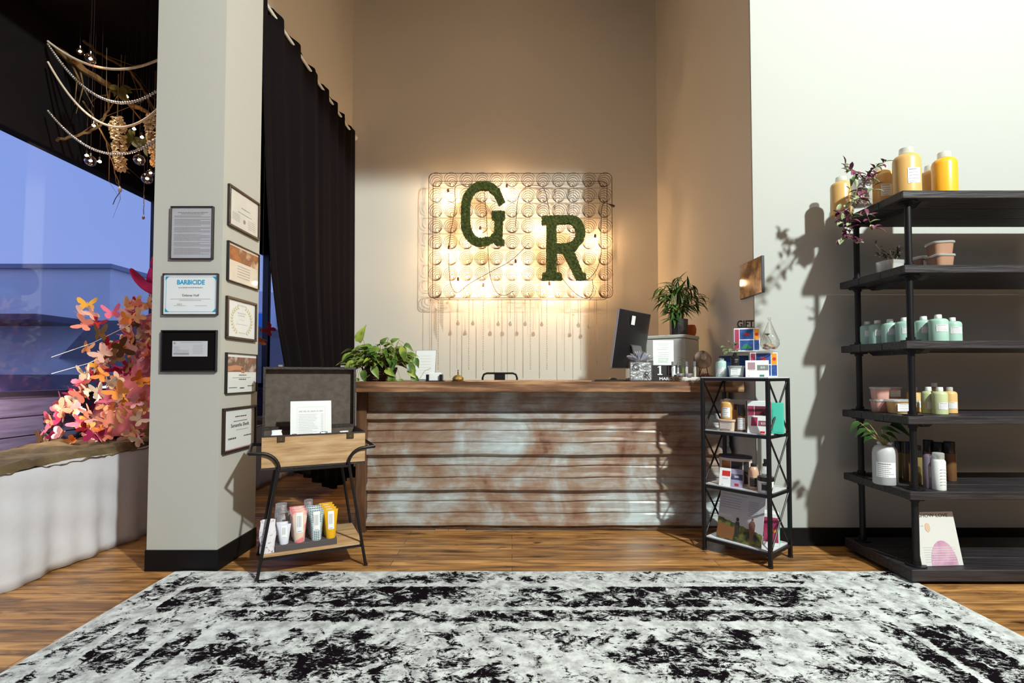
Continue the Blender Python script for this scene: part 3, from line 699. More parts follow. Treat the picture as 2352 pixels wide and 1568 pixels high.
# string of lamps behind the springs
BW = emat('warm_bulb', (1.0, .58, .27), 500)
bulbs = [(1029, 447), (1031, 577), (1164, 436), (1247, 524), (1103, 533), (1184, 609), (1052, 650), (1110, 664), (1262, 660), (1367, 551), (1333, 650)]
for i, (x, y) in enumerate(bulbs):
    p = P(x, y, 5.30)
    where = ['upper left corner of the sign', 'left edge of the sign, mid height', 'right of the moss G', 'upper left of the moss R', 'inside the bowl of the moss G', 'middle of the sign, right of the cord crossing',
             'lower left corner of the sign', 'bottom edge below the moss G', 'just under the left foot of the moss R', 'right edge of the sign, mid height', 'under the right foot of the moss R'][i]
    t = thing('string_bulb', 'glowing warm bulb at the '+where if i in (0, 1, 5, 6, 7, 9) else 'glowing warm bulb '+where, 'light bulb', p, group='glowing bulbs strung through the bedsprings')
    MB().ball((0, 0, 0), .019, 12, 8, (1, 1, 1.15)).build('bulb', BW, t)
    MB().lathe([(.011, 0), (.013, .03), (.008, .045)], 10, (0, 0, .018)).build('socket', mat('brown_socket', (.05, .025, .018), .5), t)
def cord(pxs, Y, r=.0032, **k):
    pts = [P(x, y, Y) for x, y in pxs]; c = pts[0]; out = []
    for i in range(len(pts)-1):
        p0, p1, p2, p3 = pts[max(i-1, 0)], pts[i], pts[i+1], pts[min(i+2, len(pts)-1)]
        for k2 in range(6):
            u = k2/6; out.append(.5*((2*p1)+(p2-p0)*u+(2*p0-5*p1+4*p2-p3)*u*u+(3*p1-p0-3*p2+p3)*u*u*u)-c)
    out.append(pts[-1]-c); return MB().tube(out, r, 6), c
CORD = mat('brown_cord', (.035, .018, .014), .6)
segs = [[(1105, 424), (1062, 424), (1045, 432), (1046, 470), (1036, 530), (1031, 572), (1032, 625), (1036, 655), (1050, 672), (1080, 650), (1125, 625), (1175, 597), (1215, 558)],
        [(1112, 440), (1117, 490), (1118, 510), (1120, 560), (1124, 620), (1130, 648), (1142, 672), (1160, 678), (1180, 668)],
        [(1184, 520), (1190, 455), (1205, 432), (1225, 425), (1248, 432), (1258, 465), (1263, 495), (1275, 545), (1283, 620), (1300, 650), (1325, 676), (1350, 685), (1362, 665), (1360, 640)],
        [(1395, 462), (1383, 475), (1380, 540), (1381, 580), (1372, 615), (1358, 635), (1345, 645)]]
for i, s_ in enumerate(segs):
    mb, c = cord(s_, 5.16 if i != 1 else 5.24); o = mb.build('lamp_cord', CORD, loc=c)
    tag(o, ['brown lamp cord running down the left side of the sign', 'brown lamp cord hanging behind the moss G', 'brown lamp cord looping over and behind the moss R', 'brown lamp cord down the right edge of the sign'][i], 'cord', 'cords woven through the bedsprings')
t = thing('cord_plug', 'small black plug sticking out at the upper right of the sign', 'plug', P(1407, 472, 5.15)); MB().tube([(-.03, 0, .015), (.0, 0, 0), (.02, 0, -.01)], [.006, .012, .012], 8).build('plug_body', BLACKPL, t); MB().tube([(-.055, .0, .02), (-.03, 0, .015)], .004, 6).build('cable', CORD, t)

# crystal strands hanging from the sign
CRY = glass('crystal', (.93, .90, .86), fac=.16, rough=.05, diff=(.55, .42, .30), dfac=.30)
ORD = ['first', 'second', 'third', 'fourth', 'fifth', 'sixth', 'seventh', 'eighth']; SK = {}
def strand(x, ybot, kind, Y):
    a = P(x, 690, Y); b = P(x, ybot, Y); L_ = a.z-b.z
    mb = MB(); big = kind in ('drop', 'big'); r = .0048 if kind != 'big' else .0062; st = .0145 if kind != 'big' else .018
    z = 0; k = 0
    while z < L_:
        mb.ball((0, 0, -z), r*(1 if kind != 'tiny' else .6), 6, 4); z += st; k += 1
    mb.tube([(0, SB-Y, .0), (0, 0, .012), (0, 0, -L_)], .0006, 3)
    w = {'drop': 'short crystal strand ending in a teardrop', 'big': 'long thick crystal strand', 'long': 'long fine crystal strand', 'tiny': 'faint thread of tiny crystals'}[kind]
    k_ = SK.get(kind, 0); SK[kind] = k_+1
    t = thing('crystal_strand', ORD[k_]+' from the left of the '+w.replace('strand', 'strands', 1).replace('thread', 'threads', 1)+' under the sign', 'bead strand', (a.x, Y, a.z), group=w+' under the sign')
    mb.build('beads', CRY, t)
    if kind == 'drop': MB().lathe([(.001, .0), (.009, -.014), (.019, -.034), (.015, -.052), (.001, -.06)], 10, (0, 0, -L_), caps=False).build('teardrop', CRY, t)
for x, y in ((1052, 735), (1086, 735), (1144, 736), (1172, 736), (1206, 736), (1244, 737), (1328, 739), (1353, 742)): strand(x, y, 'drop', 5.27)
for x, y in ((1007, 850), (1077, 848), (1110, 850), (1218, 848), (1256, 848)): strand(x, y, 'big', 5.29)
for x, y in ((987, 810), (1050, 846), (1152, 852), (1182, 850), (1296, 852), (1333, 850), (1370, 838)): strand(x, y, 'long', 5.29)
for x, y in ((1000, 745), (1122, 755), (1230, 758), (1310, 765), (1365, 820), (1394, 828)): strand(x, y, 'tiny', 5.28)
# denser tassel at the left end
t = thing('crystal_tassel', 'dense crystal tassel at the far left under the sign', 'bead strand', P(1014, 690, 5.3)); mb = MB()
for i in range(5):
    z = 0
    while z < .24+.02*i: mb.ball((.008*(i-2), .004*(i % 2), -z), .0042, 6, 4); z += .011
mb.build('beads', CRY, t); MB().tube([(0, 0, .1), (0, 0, 0)], .001, 4).build('hook', SPR, t)

# ======================= CHAIR BEHIND THE COUNTER =======================
p = P(1148, 856, 4.75); t = thing('drafting_chair', 'black metal chair whose curved back rail shows above the counter', 'chair', (p.x, 4.75, 0)); zt = p.z
hw = .5*(P(1188, 860, 4.75).x-P(1109, 860, 4.75).x)
for dy_, rr in ((0, .010),):
    pts = [(-hw, 0, .72)]+[(-hw, 0, zt-.045), (-hw+.012, 0, zt-.015), (-hw+.04, 0, zt-.004), (hw-.04, 0, zt-.004), (hw-.012, 0, zt-.015), (hw, 0, zt-.045), (hw, 0, .72)]
    MB().tube(pts, rr, 8).build('back_frame', IRON, t)
MB().box((-.05, -.004, .74), (.05, .006, zt-.008), bev=.002).build('back_splat', IRON, t)
MB().box((-.2, -.36, .70), (.2, .03, .725), bev=.008).build('seat', IRON, t)
for sx_ in (-1, 1):
    for sy_ in (-.34, .01): MB().tube([(sx_*.17, sy_, .70), (sx_*.22, sy_+(.04 if sy_ > -.1 else -.04), 0)], .012, 8).build('leg', IRON, t)
MB().tube([(-.19, -.36, .3), (.19, -.36, .3), (.19, .03, .3), (-.19, .03, .3)], .008, 6, closed=True).build('foot_ring', IRON, t)
# ======================= WINDOW DISPLAY =======================
CLO = mat('white_cloth', (.62, .63, .68), .9, col2=(.70, .70, .74), nscale=2, bump=.2, bscale=25)
pa, pb = PZ(178, 1292), PZ(352, 1222)
FXa = pa.x; FXb = pb.x
def facex(y): return FXa+(FXb-FXa)*(y-pa.y)/(pb.y-pa.y)*.6
def clo(u, v):
    y = 1.6+4.3*u
    fx = facex(y)
    if v < .4:       # hanging front
        k = v/.4; z = .60*k+.004; amp = .014*(1-k)
        return (fx+amp*math.sin(y*17)+amp*.6*math.sin(y*41+1)+.010*math.sin(z*30+y*6)*.5, y, z+.003*math.sin(y*7)*(1-k))
    k = (v-.4)/.6
    return (fx+(WX+.04-fx)*k, y, .60+.006*math.sin(y*9+k*7))
mb = MB(); mb.grid(clo, 160, 30); mb.f = [f[::-1] for f in mb.f]; o = mb.build('draped_platform', CLO, smooth=70, solid=.004)
tag(o, 'low window display platform draped in white cloth', 'platform')
OLV = mat('olive_fabric', (.070, .045, .018), .9, col2=(.16, .115, .05), nscale=9, bump=.4, bscale=30)
def run(u, v):
    y = 1.7+4.0*u; fx = facex(y)
    s_ = noise.noise(Vector((y*5, v*3, 1)))*.035+noise.noise(Vector((y*14, v*6, 4)))*.018
    x = fx+.01-.62*v; z = .625+abs(s_)*1.3+(.0 if v > .06 else -.035)
    return (x+s_*.5, y, z)
mb = MB(); mb.grid(run, 220, 26); mb.f = [f[::-1] for f in mb.f]; o = mb.build('olive_fabric_runner', OLV, smooth=70, solid=.003); tag(o, 'crumpled olive brown fabric along the display platform edge', 'fabric')

BCOL = {'salmon': (.80, .26, .17), 'orange': (.85, .28, .05), 'blush': (.85, .50, .40), 'peach': (.85, .47, .22), 'magenta': (.50, .02, .12), 'cream': (.82, .66, .48), 'hot pink': (.80, .16, .26), 'golden': (.75, .36, .03), 'brown': (.16, .07, .02), 'crimson': (.50, .02, .03), 'pale pink': (.85, .45, .52)}
def butterfly_mesh(m, open_):
    mb = MB()
    for s_ in (-1, 1):
        a = R(open_)
        up = [(0, .006), (.018, .030), (.042, .050), (.056, .050), (.060, .036), (.050, .014), (.030, .002), (.044, -.008), (.048, -.026), (.036, -.040), (.020, -.036), (.006, -.016), (0, -.012)]
        vs = [(s_*x*math.cos(a), -x*math.sin(a)*.9+.0005, z) for x, z in up]
        n = len(vs); vs2 = [(x, y+.0008, z) for x, y, z in vs]
        mb.add(vs+vs2, [tuple(range(n)), tuple(range(2*n-1, n-1, -1))]+[(i, i+n, (i+1) % n+n, (i+1) % n) for i in range(n)])
    mb.tube([(0, 0, -.022), (0, -.001, .022)], [.0015, .003], 5)
    return mb.mesh('butterfly', m, None)
BM = {}
for cn, cc in BCOL.items():
    m = mat('paper_'+cn.replace(' ', '_'), cc, .75)
    for op in (12, 38, 60): BM[(cn, op)] = butterfly_mesh(m, op)
rb = random.Random(11); cnt = 0; used_lab = {}
def butterfly(p, size, face=None, cn=None, label=None, grp=None):
    global cnt
    cn = cn or rb.choices(list(BCOL), [14, 10, 13, 12, 7, 12, 9, 5, 4, 4, 10])[0]
    me = BM[(cn, rb.choice((12, 38, 60)))]
    o = obj('paper_butterfly', me, None, p); o.scale = (size/.12,)*3
    f = Vector(face) if face else Vector((0.55, -1, .25))
    f = (f.normalized()+Vector((rb.uniform(-.5, .5), rb.uniform(-.35, .35), rb.uniform(-.5, .5)))).normalized()
    q = (-f).to_track_quat('Y', 'Z'); o.rotation_mode = 'QUATERNION'
    from mathutils import Quaternion
    o.rotation_quaternion = q @ Quaternion((0, 1, 0), rb.uniform(-1.3, 1.3))
    an = 'an' if cn[0] == 'o' else 'a'
    if label is None: label = f'{cn} paper butterfly in the cluster of the butterfly gown'; grp = f'{cn} butterflies covering the gown'
    tag(o, label, 'butterfly', grp); cnt += 1
    return o
# dress form wearing the butterfly gown, half hidden by the pillar
MX, MY = -2.86, 4.02
t = thing('dress_form', 'white faced mannequin in a magenta hat, half behind the pillar', 'mannequin', (MX+.06, MY, .66))
mb = MB(); mb.lathe([(.02, 0), (.50, 0), (.42, .22), (.30, .44), (.17, .60), (.13, .67), (.17, .79), (.18, .86), (.10, .91), (.05, .94), (.05, 1.0)], 24, (0, 0, 0), sy=.8)
mb.build('torso', mat('rose_underskirt', (.55, .15, .17), .8), t)
mb = MB(); mb.ball((0, 0, 1.08), .085, 16, 12, (.85, 1.0, 1.2)); mb.ball((-.02, -.085, 1.065), .018, 8, 6, (.7, 1, 1.2)); mb.tube([(-.02, -.078, 1.025), (.02, -.078, 1.025)], .006, 6)
mb.build('head', mat('white_mannequin', (.80, .72, .62), .4), t)
mb = MB()
def brim(u, v):
    a = 2*math.pi*u; r = .09+.085*v; return (r*math.cos(a)-.05*v, r*math.sin(a)*.9, 1.165-.09*v*v*math.cos(a*1)+.05*v*math.sin(a*2+1)-.02*v)
mb.grid(brim, 36, 6); mb.lathe([(.10, 0), (.10, .06), (.085, .12), (.04, .15), (.001, .155)], 20, (0, 0, 1.155), caps=False)
mb.build('hat', mat('magenta_felt', (.42, .004, .09), .8), t, solid=.006)
mb = MB()
for k in range(7): a = k*.6; mb.leaf((.0+.01*k, -.06+.02*k, 1.22), (math.cos(a)*.4-.1, -.4, 1.1), (0, -1, 0), .22, .10, curl=.3, shape='oval')
mb.build('feather', mat('magenta_felt', (.42, .004, .09), .8), t, solid=.002)
# gown: dense skirt sweeping toward the shop, sampled over a cone
def skirt(h):   # radius at height above the platform
    ks = [(0, .62), (.15, .58), (.35, .44), (.55, .30), (.75, .17), (.95, .17), (1.05, .10)]
    for (a, ra), (b, rb_) in zip(ks, ks[1:]):
        if a <= h <= b: return ra+(rb_-ra)*(h-a)/(b-a)
    return .1
for k in range(245):
    h = rb.random()**1.15*1.02+.02; a = R(rb.uniform(195, 345)) if rb.random() < .9 else R(rb.uniform(170, 200)); r = skirt(h)*rb.uniform(.92, 1.1)
    sx_ = 1.0; x = MX+r*math.cos(a)*sx_; y = MY+r*math.sin(a)
    row = ['at the hem', 'on the lower skirt', 'at mid skirt', 'on the hip', 'at the waist', 'on the bust'][min(5, int(h/.175))]
    ang_ = math.degrees(a); colm = 'far left side' if ang_ < 230 else 'left of centre' if ang_ < 262 else 'facing the shop' if ang_ < 300 else 'beside the pillar'
    o = butterfly((x, y, .63+h), rb.uniform(.095, .135), (math.cos(a), math.sin(a)-.5, .3))
    wing = {12: 'wide open', 38: 'half folded', 60: 'nearly folded'}[next(k for k, v in BM.items() if v == o.data)[1]]
    lb = o['label'].split(' paper')[0]; o['label'] = f'{wing} {lb} butterfly {row} of the gown, {colm}'; o['group'] = f'{lb} butterflies of the gown'
# butterflies flying free on threads, spreading left
THR = mat('white_thread', (.8, .8, .75), .6)
free = [(200, 700, 'golden'), (258, 720, 'hot pink'), (195, 745, 'salmon'), (222, 742, 'crimson'), (296, 735, 'orange'), (315, 730, 'peach'), (228, 765, 'brown'), (250, 790, 'crimson'), (278, 800, 'brown'), (200, 800, 'peach'),
        (232, 812, 'blush'), (262, 820, 'brown'), (222, 842, 'golden'), (268, 845, 'magenta'), (196, 862, 'cream'), (300, 770, 'salmon'), (322, 700, 'salmon'), (236, 862, 'orange'), (186, 880, 'hot pink'), (295, 842, 'magenta'),
        (288, 705, 'peach'), (210, 722, 'blush'), (300, 805, 'blush'), (186, 722, 'blush'), (190, 905, 'salmon'), (225, 898, 'cream'), (248, 882, 'cream'), (270, 900, 'orange'), (240, 918, 'hot pink'), (256, 940, 'peach'), (205, 948, 'salmon'), (222, 962, 'blush'), (245, 968, 'salmon'), (196, 985, 'crimson'), (215, 1000, 'magenta'), (268, 965, 'peach'), (232, 990, 'salmon'), (180, 970, 'hot pink')]
seen = {}
for x, y, cn in free:
    low = y > 875
    Y = rb.uniform(3.35, 3.8) if not low else rb.uniform(3.3, 3.6); p = P(x, y, Y)
    if p.z < .68: p.z = .68
    place = ('low over the olive fabric, ' if low else 'flying high, ' if y < 748 else 'flying at mid height, ' if y < 815 else 'flying low, ')+('close to the gown' if x > 245 else 'near the window edge')
    butterfly(p, rb.uniform(.115, .15), None, cn, f'{cn} paper butterfly {place}', f'{cn} butterflies {"low" if low else "flying"} left of the gown')
mb = MB()
th = []
for (x0, y0, x1, y1, nm) in ((178, 800, 300, 745, 'upper'), (178, 838, 280, 800, 'lower')):
    a = P(x0-60, y0+20, 3.5); b = P(x1, y1, 3.7); o = MB().tube([a-a, (b-a)*.5+Vector((0, 0, -.02)), b-a], .0022, 5).build('hanging_wire', THR, loc=a); tag(o, f'{nm} thin white wire carrying butterflies across the window', 'wire')
for x, y, cn, Y in ((618, 757, 'crimson', 5.2), (601, 781, 'orange', 5.1)):
    p = P(x, y, Y); o = butterfly((0, 0, 0), .16, (0.2, -1, 0), cn, f'{cn} paper butterfly hanging in the gap beside the black curtain', None); o.location = p
    th_ = MB().tube([p, (p.x, p.y, 3.75)], .0008, 4).build('thread', THR, o); bpy.context.view_layer.update(); th_.matrix_parent_inverse = o.matrix_world.inverted()

bf = {}
for o in C.objects:
    if o.get('category') == 'butterfly': bf.setdefault(o['label'], []).append(o)
for lb, os_ in bf.items():
    if len(os_) > 1:
        os_.sort(key=lambda o: -o.location.z); nm = ['upper', 'lower'] if len(os_) == 2 else ['topmost', 'second', 'third', 'fourth', 'fifth', 'sixth'][:len(os_)-1]+['lowest']
        for o, q in zip(os_, nm): o['label'] = q+' '+lb
# ----- hanging decorations over the display -----
BARK = mat('bark', (.10, .055, .02), .8, col2=(.22, .14, .055), nscale=10, bump=.4)
def branch(pxs, r0, r1, label, Y=3.7, twigs=6, seed=1):
    rnd = random.Random(seed); pts = [P(x, y, yy) for x, y, yy in pxs]; n = len(pts); c = pts[0]
    t = thing('branch', label, 'branch', c)
    fine = []
    for i in range(n-1):
        for k in range(5): u = k/5; fine.append(pts[i].lerp(pts[i+1], u)-c+Vector((rnd.uniform(-1, 1), rnd.uniform(-1, 1), rnd.uniform(-1, 1)))*.008)
    fine.append(pts[-1]-c); m = len(fine)
    MB().tube(fine, [r0+(r1-r0)*i/(m-1) for i in range(m)], 8).build('bough', BARK, t)
    for k in range(twigs):
        i = rnd.randrange(2, m-2); d = (fine[i+1]-fine[i]).normalized(); q = (d+Vector((rnd.uniform(-.8, .8), rnd.uniform(-.4, .4), rnd.uniform(-.9, .5)))).normalized(); L_ = rnd.uniform(.2, .5)
        p1 = fine[i]+q*L_*.5+Vector((0, 0, rnd.uniform(-.03, .03))); p2 = p1+(q+Vector((rnd.uniform(-.5, .5), 0, rnd.uniform(-.5, .5))))*L_*.5
        MB().tube([fine[i], p1, p2], [r1*.7, r1*.45, r1*.2], 5).build('twig', BARK, t)
    return t
branch([(130, 112, 3.7), (178, 150, 3.7), (250, 195, 3.72), (300, 240, 3.75), (345, 262, 3.8), (400, 280, 3.8)], .030, .010, 'thick tan bough crossing the dark window ceiling', seed=2, twigs=7)
branch([(195, 95, 3.9), (230, 125, 3.9), (300, 165, 3.9), (350, 240, 3.95), (390, 300, 4.0)], .012, .005, 'thin bare branch above the thick bough, upper right', seed=4, twigs=7)
branch([(128, 322, 3.6), (180, 312, 3.6), (232, 290, 3.6), (250, 240, 3.6), (255, 205, 3.65)], .010, .006, 'crooked dark twig rising at the left of the window', seed=6, twigs=5)
branch([(190, 230, 3.65), (240, 310, 3.65), (262, 385, 3.65), (275, 440, 3.65)], .007, .003, 'long thin twig drooping toward the window sky', seed=8, twigs=5)
def garland(pxm, ym, ysag, r, st, m, label):
    A = Vector((WX+.13, 3.56, 0)); B = Vector((PX0-.02, 3.12, 0)); n = 200; pts = []
    for i in range(n+1):
        f = i/n; q = A.lerp(B, f); t0 = q.y; x = 1176+FPX*q.x/q.y      # approximate column of this point
        y = ym-ysag*((x-pxm)/100)**2; p = P(x, y, q.y); pts.append(p)
    c = pts[0]; L_ = [0]
    for a, b in zip(pts, pts[1:]): L_.append(L_[-1]+(b-a).length)
    mb = MB(); s_ = 0; i = 0
    while s_ < L_[-1]:
        while L_[i+1] < s_: i += 1
        p = pts[i].lerp(pts[i+1], (s_-L_[i])/max(1e-6, L_[i+1]-L_[i])); mb.ball(p-c, r, 8, 5); s_ += st
    t = thing('bead_garland', label, 'garland', c); mb.build('beads', m, t); MB().tube([p-c for p in pts[::6]], .0012, 4).build('string', THR, t)
PEARL = mat('pearl', (.72, .62, .48), .3); CHR = mat('chrome_beads', (.62, .60, .58), .15, .8)
garland(270, 159, 25, .0085, .013, PEARL, 'topmost swag of small cream pearls over the window')
garland(283, 236, 45, .0100, .024, CHR, 'second swag of silver beads from the top')
garland(275, 292, 55, .0080, .0125, PEARL, 'third swag, small cream pearls, crossing the wisteria')
garland(268, 354, 40, .0090, .023, CHR, 'lowest swag of silver beads in the window')
PET = mat('cream_petal', (.85, .72, .48), .7); LFO = mat('olive_leaf', (.10, .10, .018), .6)
def wisteria(x, y0, y1, wpx, Y, label, n, seed):
    rnd = random.Random(seed); a = P(x, y0, Y); b = P(x+8, y1, Y); L_ = a.z-b.z; w = wpx*Y/FPX
    t = thing('wisteria_spray', label, 'flower spray', a); mb = MB()
    for k in range(n):
        f = rnd.random(); r = w*.5*(1-.55*f)*(.4+.6*min(1, f*6)); an = rnd.uniform(0, 6.28); c = Vector((math.cos(an)*r+.05*f*0+(b.x-a.x)*f, math.sin(an)*r, -L_*f))
        for q in range(3): d = Vector((math.cos(an+q-1), math.sin(an+q-1)-.4, rnd.uniform(-.9, .3))); mb.leaf(c, d, (rnd.uniform(-.4, .4), 0, 1), .024, .024, curl=.4, n=3, shape='oval', fold=.1)
    mb.build('blossoms', PET, t, smooth=60); MB().tube([(0, 0, .30), (0, 0, 0), (b.x-a.x, 0, -L_)], .003, 5).build('stem', BARK, t)
wisteria(270, 268, 388, 26, 3.45, 'peach wisteria spray hanging in the middle of the window', 190, 1)
wisteria(355, 262, 380, 36, 3.40, 'wide peach wisteria spray close beside the pillar', 230, 2)
for (x, y, lab, sd) in ((305, 322, 'olive leaf cluster between the two wisteria sprays', 3), (340, 338, 'olive leaf cluster beside the right wisteria spray', 4), (277, 205, 'small olive leaf cluster on the thick bough', 5)):
    rnd = random.Random(sd); t = thing('leaf_cluster', lab, 'leaves', P(x, y, 3.5)); mb = MB()
    for k in range(9): a = rnd.uniform(0, 6.28); mb.leaf((0, 0, 0), (math.cos(a), rnd.uniform(-.6, .2), math.sin(a)*.7), (0, -1, 0), .075, .04, curl=.3, shape='oval')
    mb.build('leaves', LFO, t); MB().tube([(0, 0, .25), (0, 0, 0)], .0025, 5).build('stem', BARK, t)
FIL = emat('filament_glow', (1.0, .52, .24), 120); GLB = glass('amber_globe', (1.0, .86, .7), fac=.2)
globes = [(208, 135, 'L', 'large globe lamp at the top left of the window'), (291, 222, 's', 'small globe lamp under the thick bough'), (215, 288, 's', 'small lamp just below the third bead swag, left'), (308, 296, 's', 'small lamp between the wisteria sprays, upper'),
          (326, 315, 's', 'small lamp between the wisteria sprays, lower'), (199, 357, 's', 'tiny lamp under the lowest silver swag, far left'), (208, 369, 'L', 'large globe lamp under the lowest silver swag'), (229, 371, 's', 'tiny lamp right of the lower left globe'),
          (320, 367, 'L', 'round globe lamp right of the middle wisteria'), (346, 397, 'M', 'upper globe of the lowest pair near the window edge'), (338, 410, 'L', 'lower globe of the lowest pair near the window edge'), (184, 118, 'M', 'globe lamp cut by the top left edge')]
for x, y, s_, lab in globes:
    r = {'L': .034, 'M': .024, 's': .015}[s_]; Y = 3.3 if s_ == 'L' else 3.6; p = P(x, y, Y)
    t = thing('globe_lamp', 'glowing '+lab, 'lamp', p, group='warm globe lamps hung in the window')
    if s_ != 's': MB().ball((0, 0, 0), r, 16, 12).build('globe', GLB, t)
    MB().ball((0, 0, 0), .0085 if s_ != 's' else .010, 8, 6, (1.2, 1, .8)).build('filament', FIL, t)
    MB().lathe([(.006, 0), (.008, .018)], 8, (0, 0, r*.9)).build('cap', BLACKPL, t); MB().tube([(0, 0, r+.016), (0, 0, 3.75-p.z)], .0012, 4).build('wire', CORD, t)
t = thing('crystal_pendant', 'clear teardrop pendant with a dark trailing ribbon against the sky', 'pendant', P(275, 437, 3.5)); MB().lathe([(.002, .03), (.008, .02), (.013, 0), (.008, -.012), (.002, -.016)], 12, caps=False).build('teardrop', mat('milky_crystal', (.6, .62, .68), .15), t)
MB().tube([(0, 0, .025), (0, 0, .9)], .001, 4).build('thread', CORD, t); MB().tube([(0, 0, -.014), (-.01, 0, -.03), (-.03, 0, -.06), (-.045, 0, -.10)], .0025, 5).build('ribbon', CORD, t)
t = thing('bead_drop', 'pink bead strand with a small charm, hanging against the blue sky', 'bead strand', P(331, 430, 3.5)); mb = MB()
for k in range(22): mb.ball((.001*math.sin(k), 0, -.009*k), .0042*(1 if k > 6 else .6), 6, 4)
mb.build('beads', mat('rose_beads', (.45, .28, .26), .2, .3), t); MB().ball((0, 0, -.215), .011, 8, 6, (1, .6, 1.2)).build('charm', mat('copper_charm', (.5, .25, .15), .25, .8), t); MB().tube([(0, 0, 0), (0, 0, .9)], .001, 4).build('thread', CORD, t)

# ======================= SUITCASE STAND =======================
LOAK = wood('pale_oak', (.35, .20, .09), (.50, .31, .15), (.60, .42, .24), (1.5, 14, 14), sc=3, rough=.5)
LEATH = mat('dark_brown_leatherette', (.030, .020, .018), .5, bump=.3, bscale=90)
LINE_ = mat('brown_lining', (.085, .065, .052), .8, col2=(.115, .09, .075), nscale=30, bump=.2, bscale=120)
f1 = PZ(590, 1338); f2 = PZ(840, 1298); yaw = math.atan2(f2.y-f1.y, f2.x-f1.x); wst = (f2-f1).length
SR = Matrix.Rotation(yaw, 4, 'Z')
t = thing('suitcase_stand', 'black tubular stand with a pale wood lower shelf', 'side table', f1, yaw); iv = (Matrix.Translation(f1) @ SR).inverted()
LT = .61; dpt = .40; tin = .115     # local frame: x along the front, y back
# curved tube: front leg up, out over the side, back, down the rear leg
for s_ in (0, 1):
    sg = 1 if s_ == 0 else -1; x0 = 0 if s_ == 0 else wst
    def lg(y, fr): return [(x0, y, 0), (x0+sg*tin*.93, y+fr*.03, LT-.04)]
    fl = [Vector((x0, -.0, .011 if s_ == 0 else .0)), Vector((x0+sg*.095, .02, LT-.03))]
    bl = [Vector((x0, dpt+.06, .0)), Vector((x0+sg*.095, dpt+.02, LT-.03))]
    arc1 = []
    for k in range(1, 9):
        a = R(90*k/8); arc1.append(Vector((x0+sg*(.100-.095*(1-math.cos(a))), .022, LT-.03+.095*math.sin(a))))
    e1 = Vector((x0-sg*.045, .02, LT+.068)); e2 = Vector((x0-sg*.045, dpt+.02, LT+.068))
    MB().tube(fl, .0085, 10).build('leg', IRON, t); MB().tube(bl, .0085, 10).build('leg', IRON, t)
    back = [Vector((v.x, dpt+.018, v.z)) for v in arc1]
    MB().tube([fl[1]]+arc1+[e1, e2]+back[::-1]+[bl[1]], .0095, 10).build('handle', IRON, t)
    for l0 in (fl, bl): MB().lathe([(.011, 0), (.011, .012)], 10, (l0[0].x, l0[0].y, l0[0].z)).build('rubber_foot', BLACKPL, t)
zb_ = .135; k_ = zb_/LT; xi = .095*k_
poly = [(xi+.0, .0), (wst-xi, .0), (wst-xi, dpt+.04), (xi, dpt+.04)]
MB().box((xi-.006, .012, zb_-.016), (wst-xi+.006, dpt+.03, zb_), bev=.002).build('lower_shelf', LOAK, t)
MB().box((xi, .006, zb_-.026), (wst-xi, .018, zb_-.016)).box((xi, dpt+.02, zb_-.026), (wst-xi, dpt+.032, zb_-.016)).build('shelf_rail', IRON, t, smooth=None)
for y in (.0, dpt+.0): MB().tube([(.095, y+.02, LT-.035), (wst-.095, y+.02, LT-.035)], .007, 8).build('top_rail', IRON, t)
def sw_(x, y, z): return t0_ @ Vector((x, y, z))
t0_ = Matrix.Translation(f1) @ SR
# the wooden case standing open on the rails
cA = iv @ P(599, 1005, 2.85); cB = iv @ P(835, 995, 3.08); 
cw = .545; cz0 = LT-.028+.068-.068; cx0 = .5*wst-cw/2+.0
pA = P(599, 1005, 2.84)
bz0, bz1 = .58, .765
casel = Vector((cA.x, .0, 0)); 
cloc = t0_ @ Vector((cx0+.004, .035, 0)); 
case = thing('wooden_case', 'open pale wood display case with dark lid standing on the stand', 'case', (cloc.x, cloc.y, LT-.028), yaw)
H = bz1-(LT-.028); cd = .36; wl = .008
mb = MB(); mb.box((0, 0, 0), (cw, wl, H)).box((0, cd-wl, 0), (cw, cd, H)).box((0, wl, 0), (wl, cd-wl, H)).box((cw-wl, wl, 0), (cw, cd-wl, H)).box((wl, wl, 0), (cw-wl, cd-wl, wl)); mb.build('body', LOAK, case, smooth=None)
mb = MB()
for a, b in (((-.001, -.001, H-.006), (cw+.001, wl+.002, H+.002)), ((-.001, cd-wl-.002, H-.006), (cw+.001, cd+.001, H+.002)), ((-.001, 0, H-.006), (wl+.002, cd, H+.002)), ((cw-wl-.002, 0, H-.006), (cw+.001, cd, H+.002)), ((-.002, -.002, -.0), (cw+.002, 0.0, .012))): mb.box(a, b)
mb.build('leather_edge', LEATH, case, smooth=None)
MB().box((wl, wl, H*.73), (cw-wl, cd-wl, H*.74)).box((wl, wl, H*.5), (wl+.002, cd-wl, H-.006)).box((cw-wl-.002, wl, H*.5), (cw-wl, cd-wl, H-.006)).box((wl, cd-wl-.002, H*.5), (cw-wl, cd-wl, H-.006)).build('lining', LINE_, case, smooth=None)
LH = .382
mb = MB(); y0 = cd+.004; y1 = y0+.058
mb.box((0, y1-.006, H), (cw, y1, H+LH)).box((0, y0, H), (.014, y1-.006, H+LH)).box((cw-.014, y0, H), (cw, y1-.006, H+LH)).box((.014, y0, H+LH-.014), (cw-.014, y1-.006, H+LH)).box((.014, y0, H), (cw-.014, y1-.006, H+.014)); mb.build('lid', LEATH, case, smooth=None)
MB().box((.014, y1-.010, H+.014), (cw-.014, y1-.006, H+LH-.014)).build('lid_lining', LINE_, case, smooth=None)
ABR = mat('antique_brass', (.11, .085, .05), .4, .8)
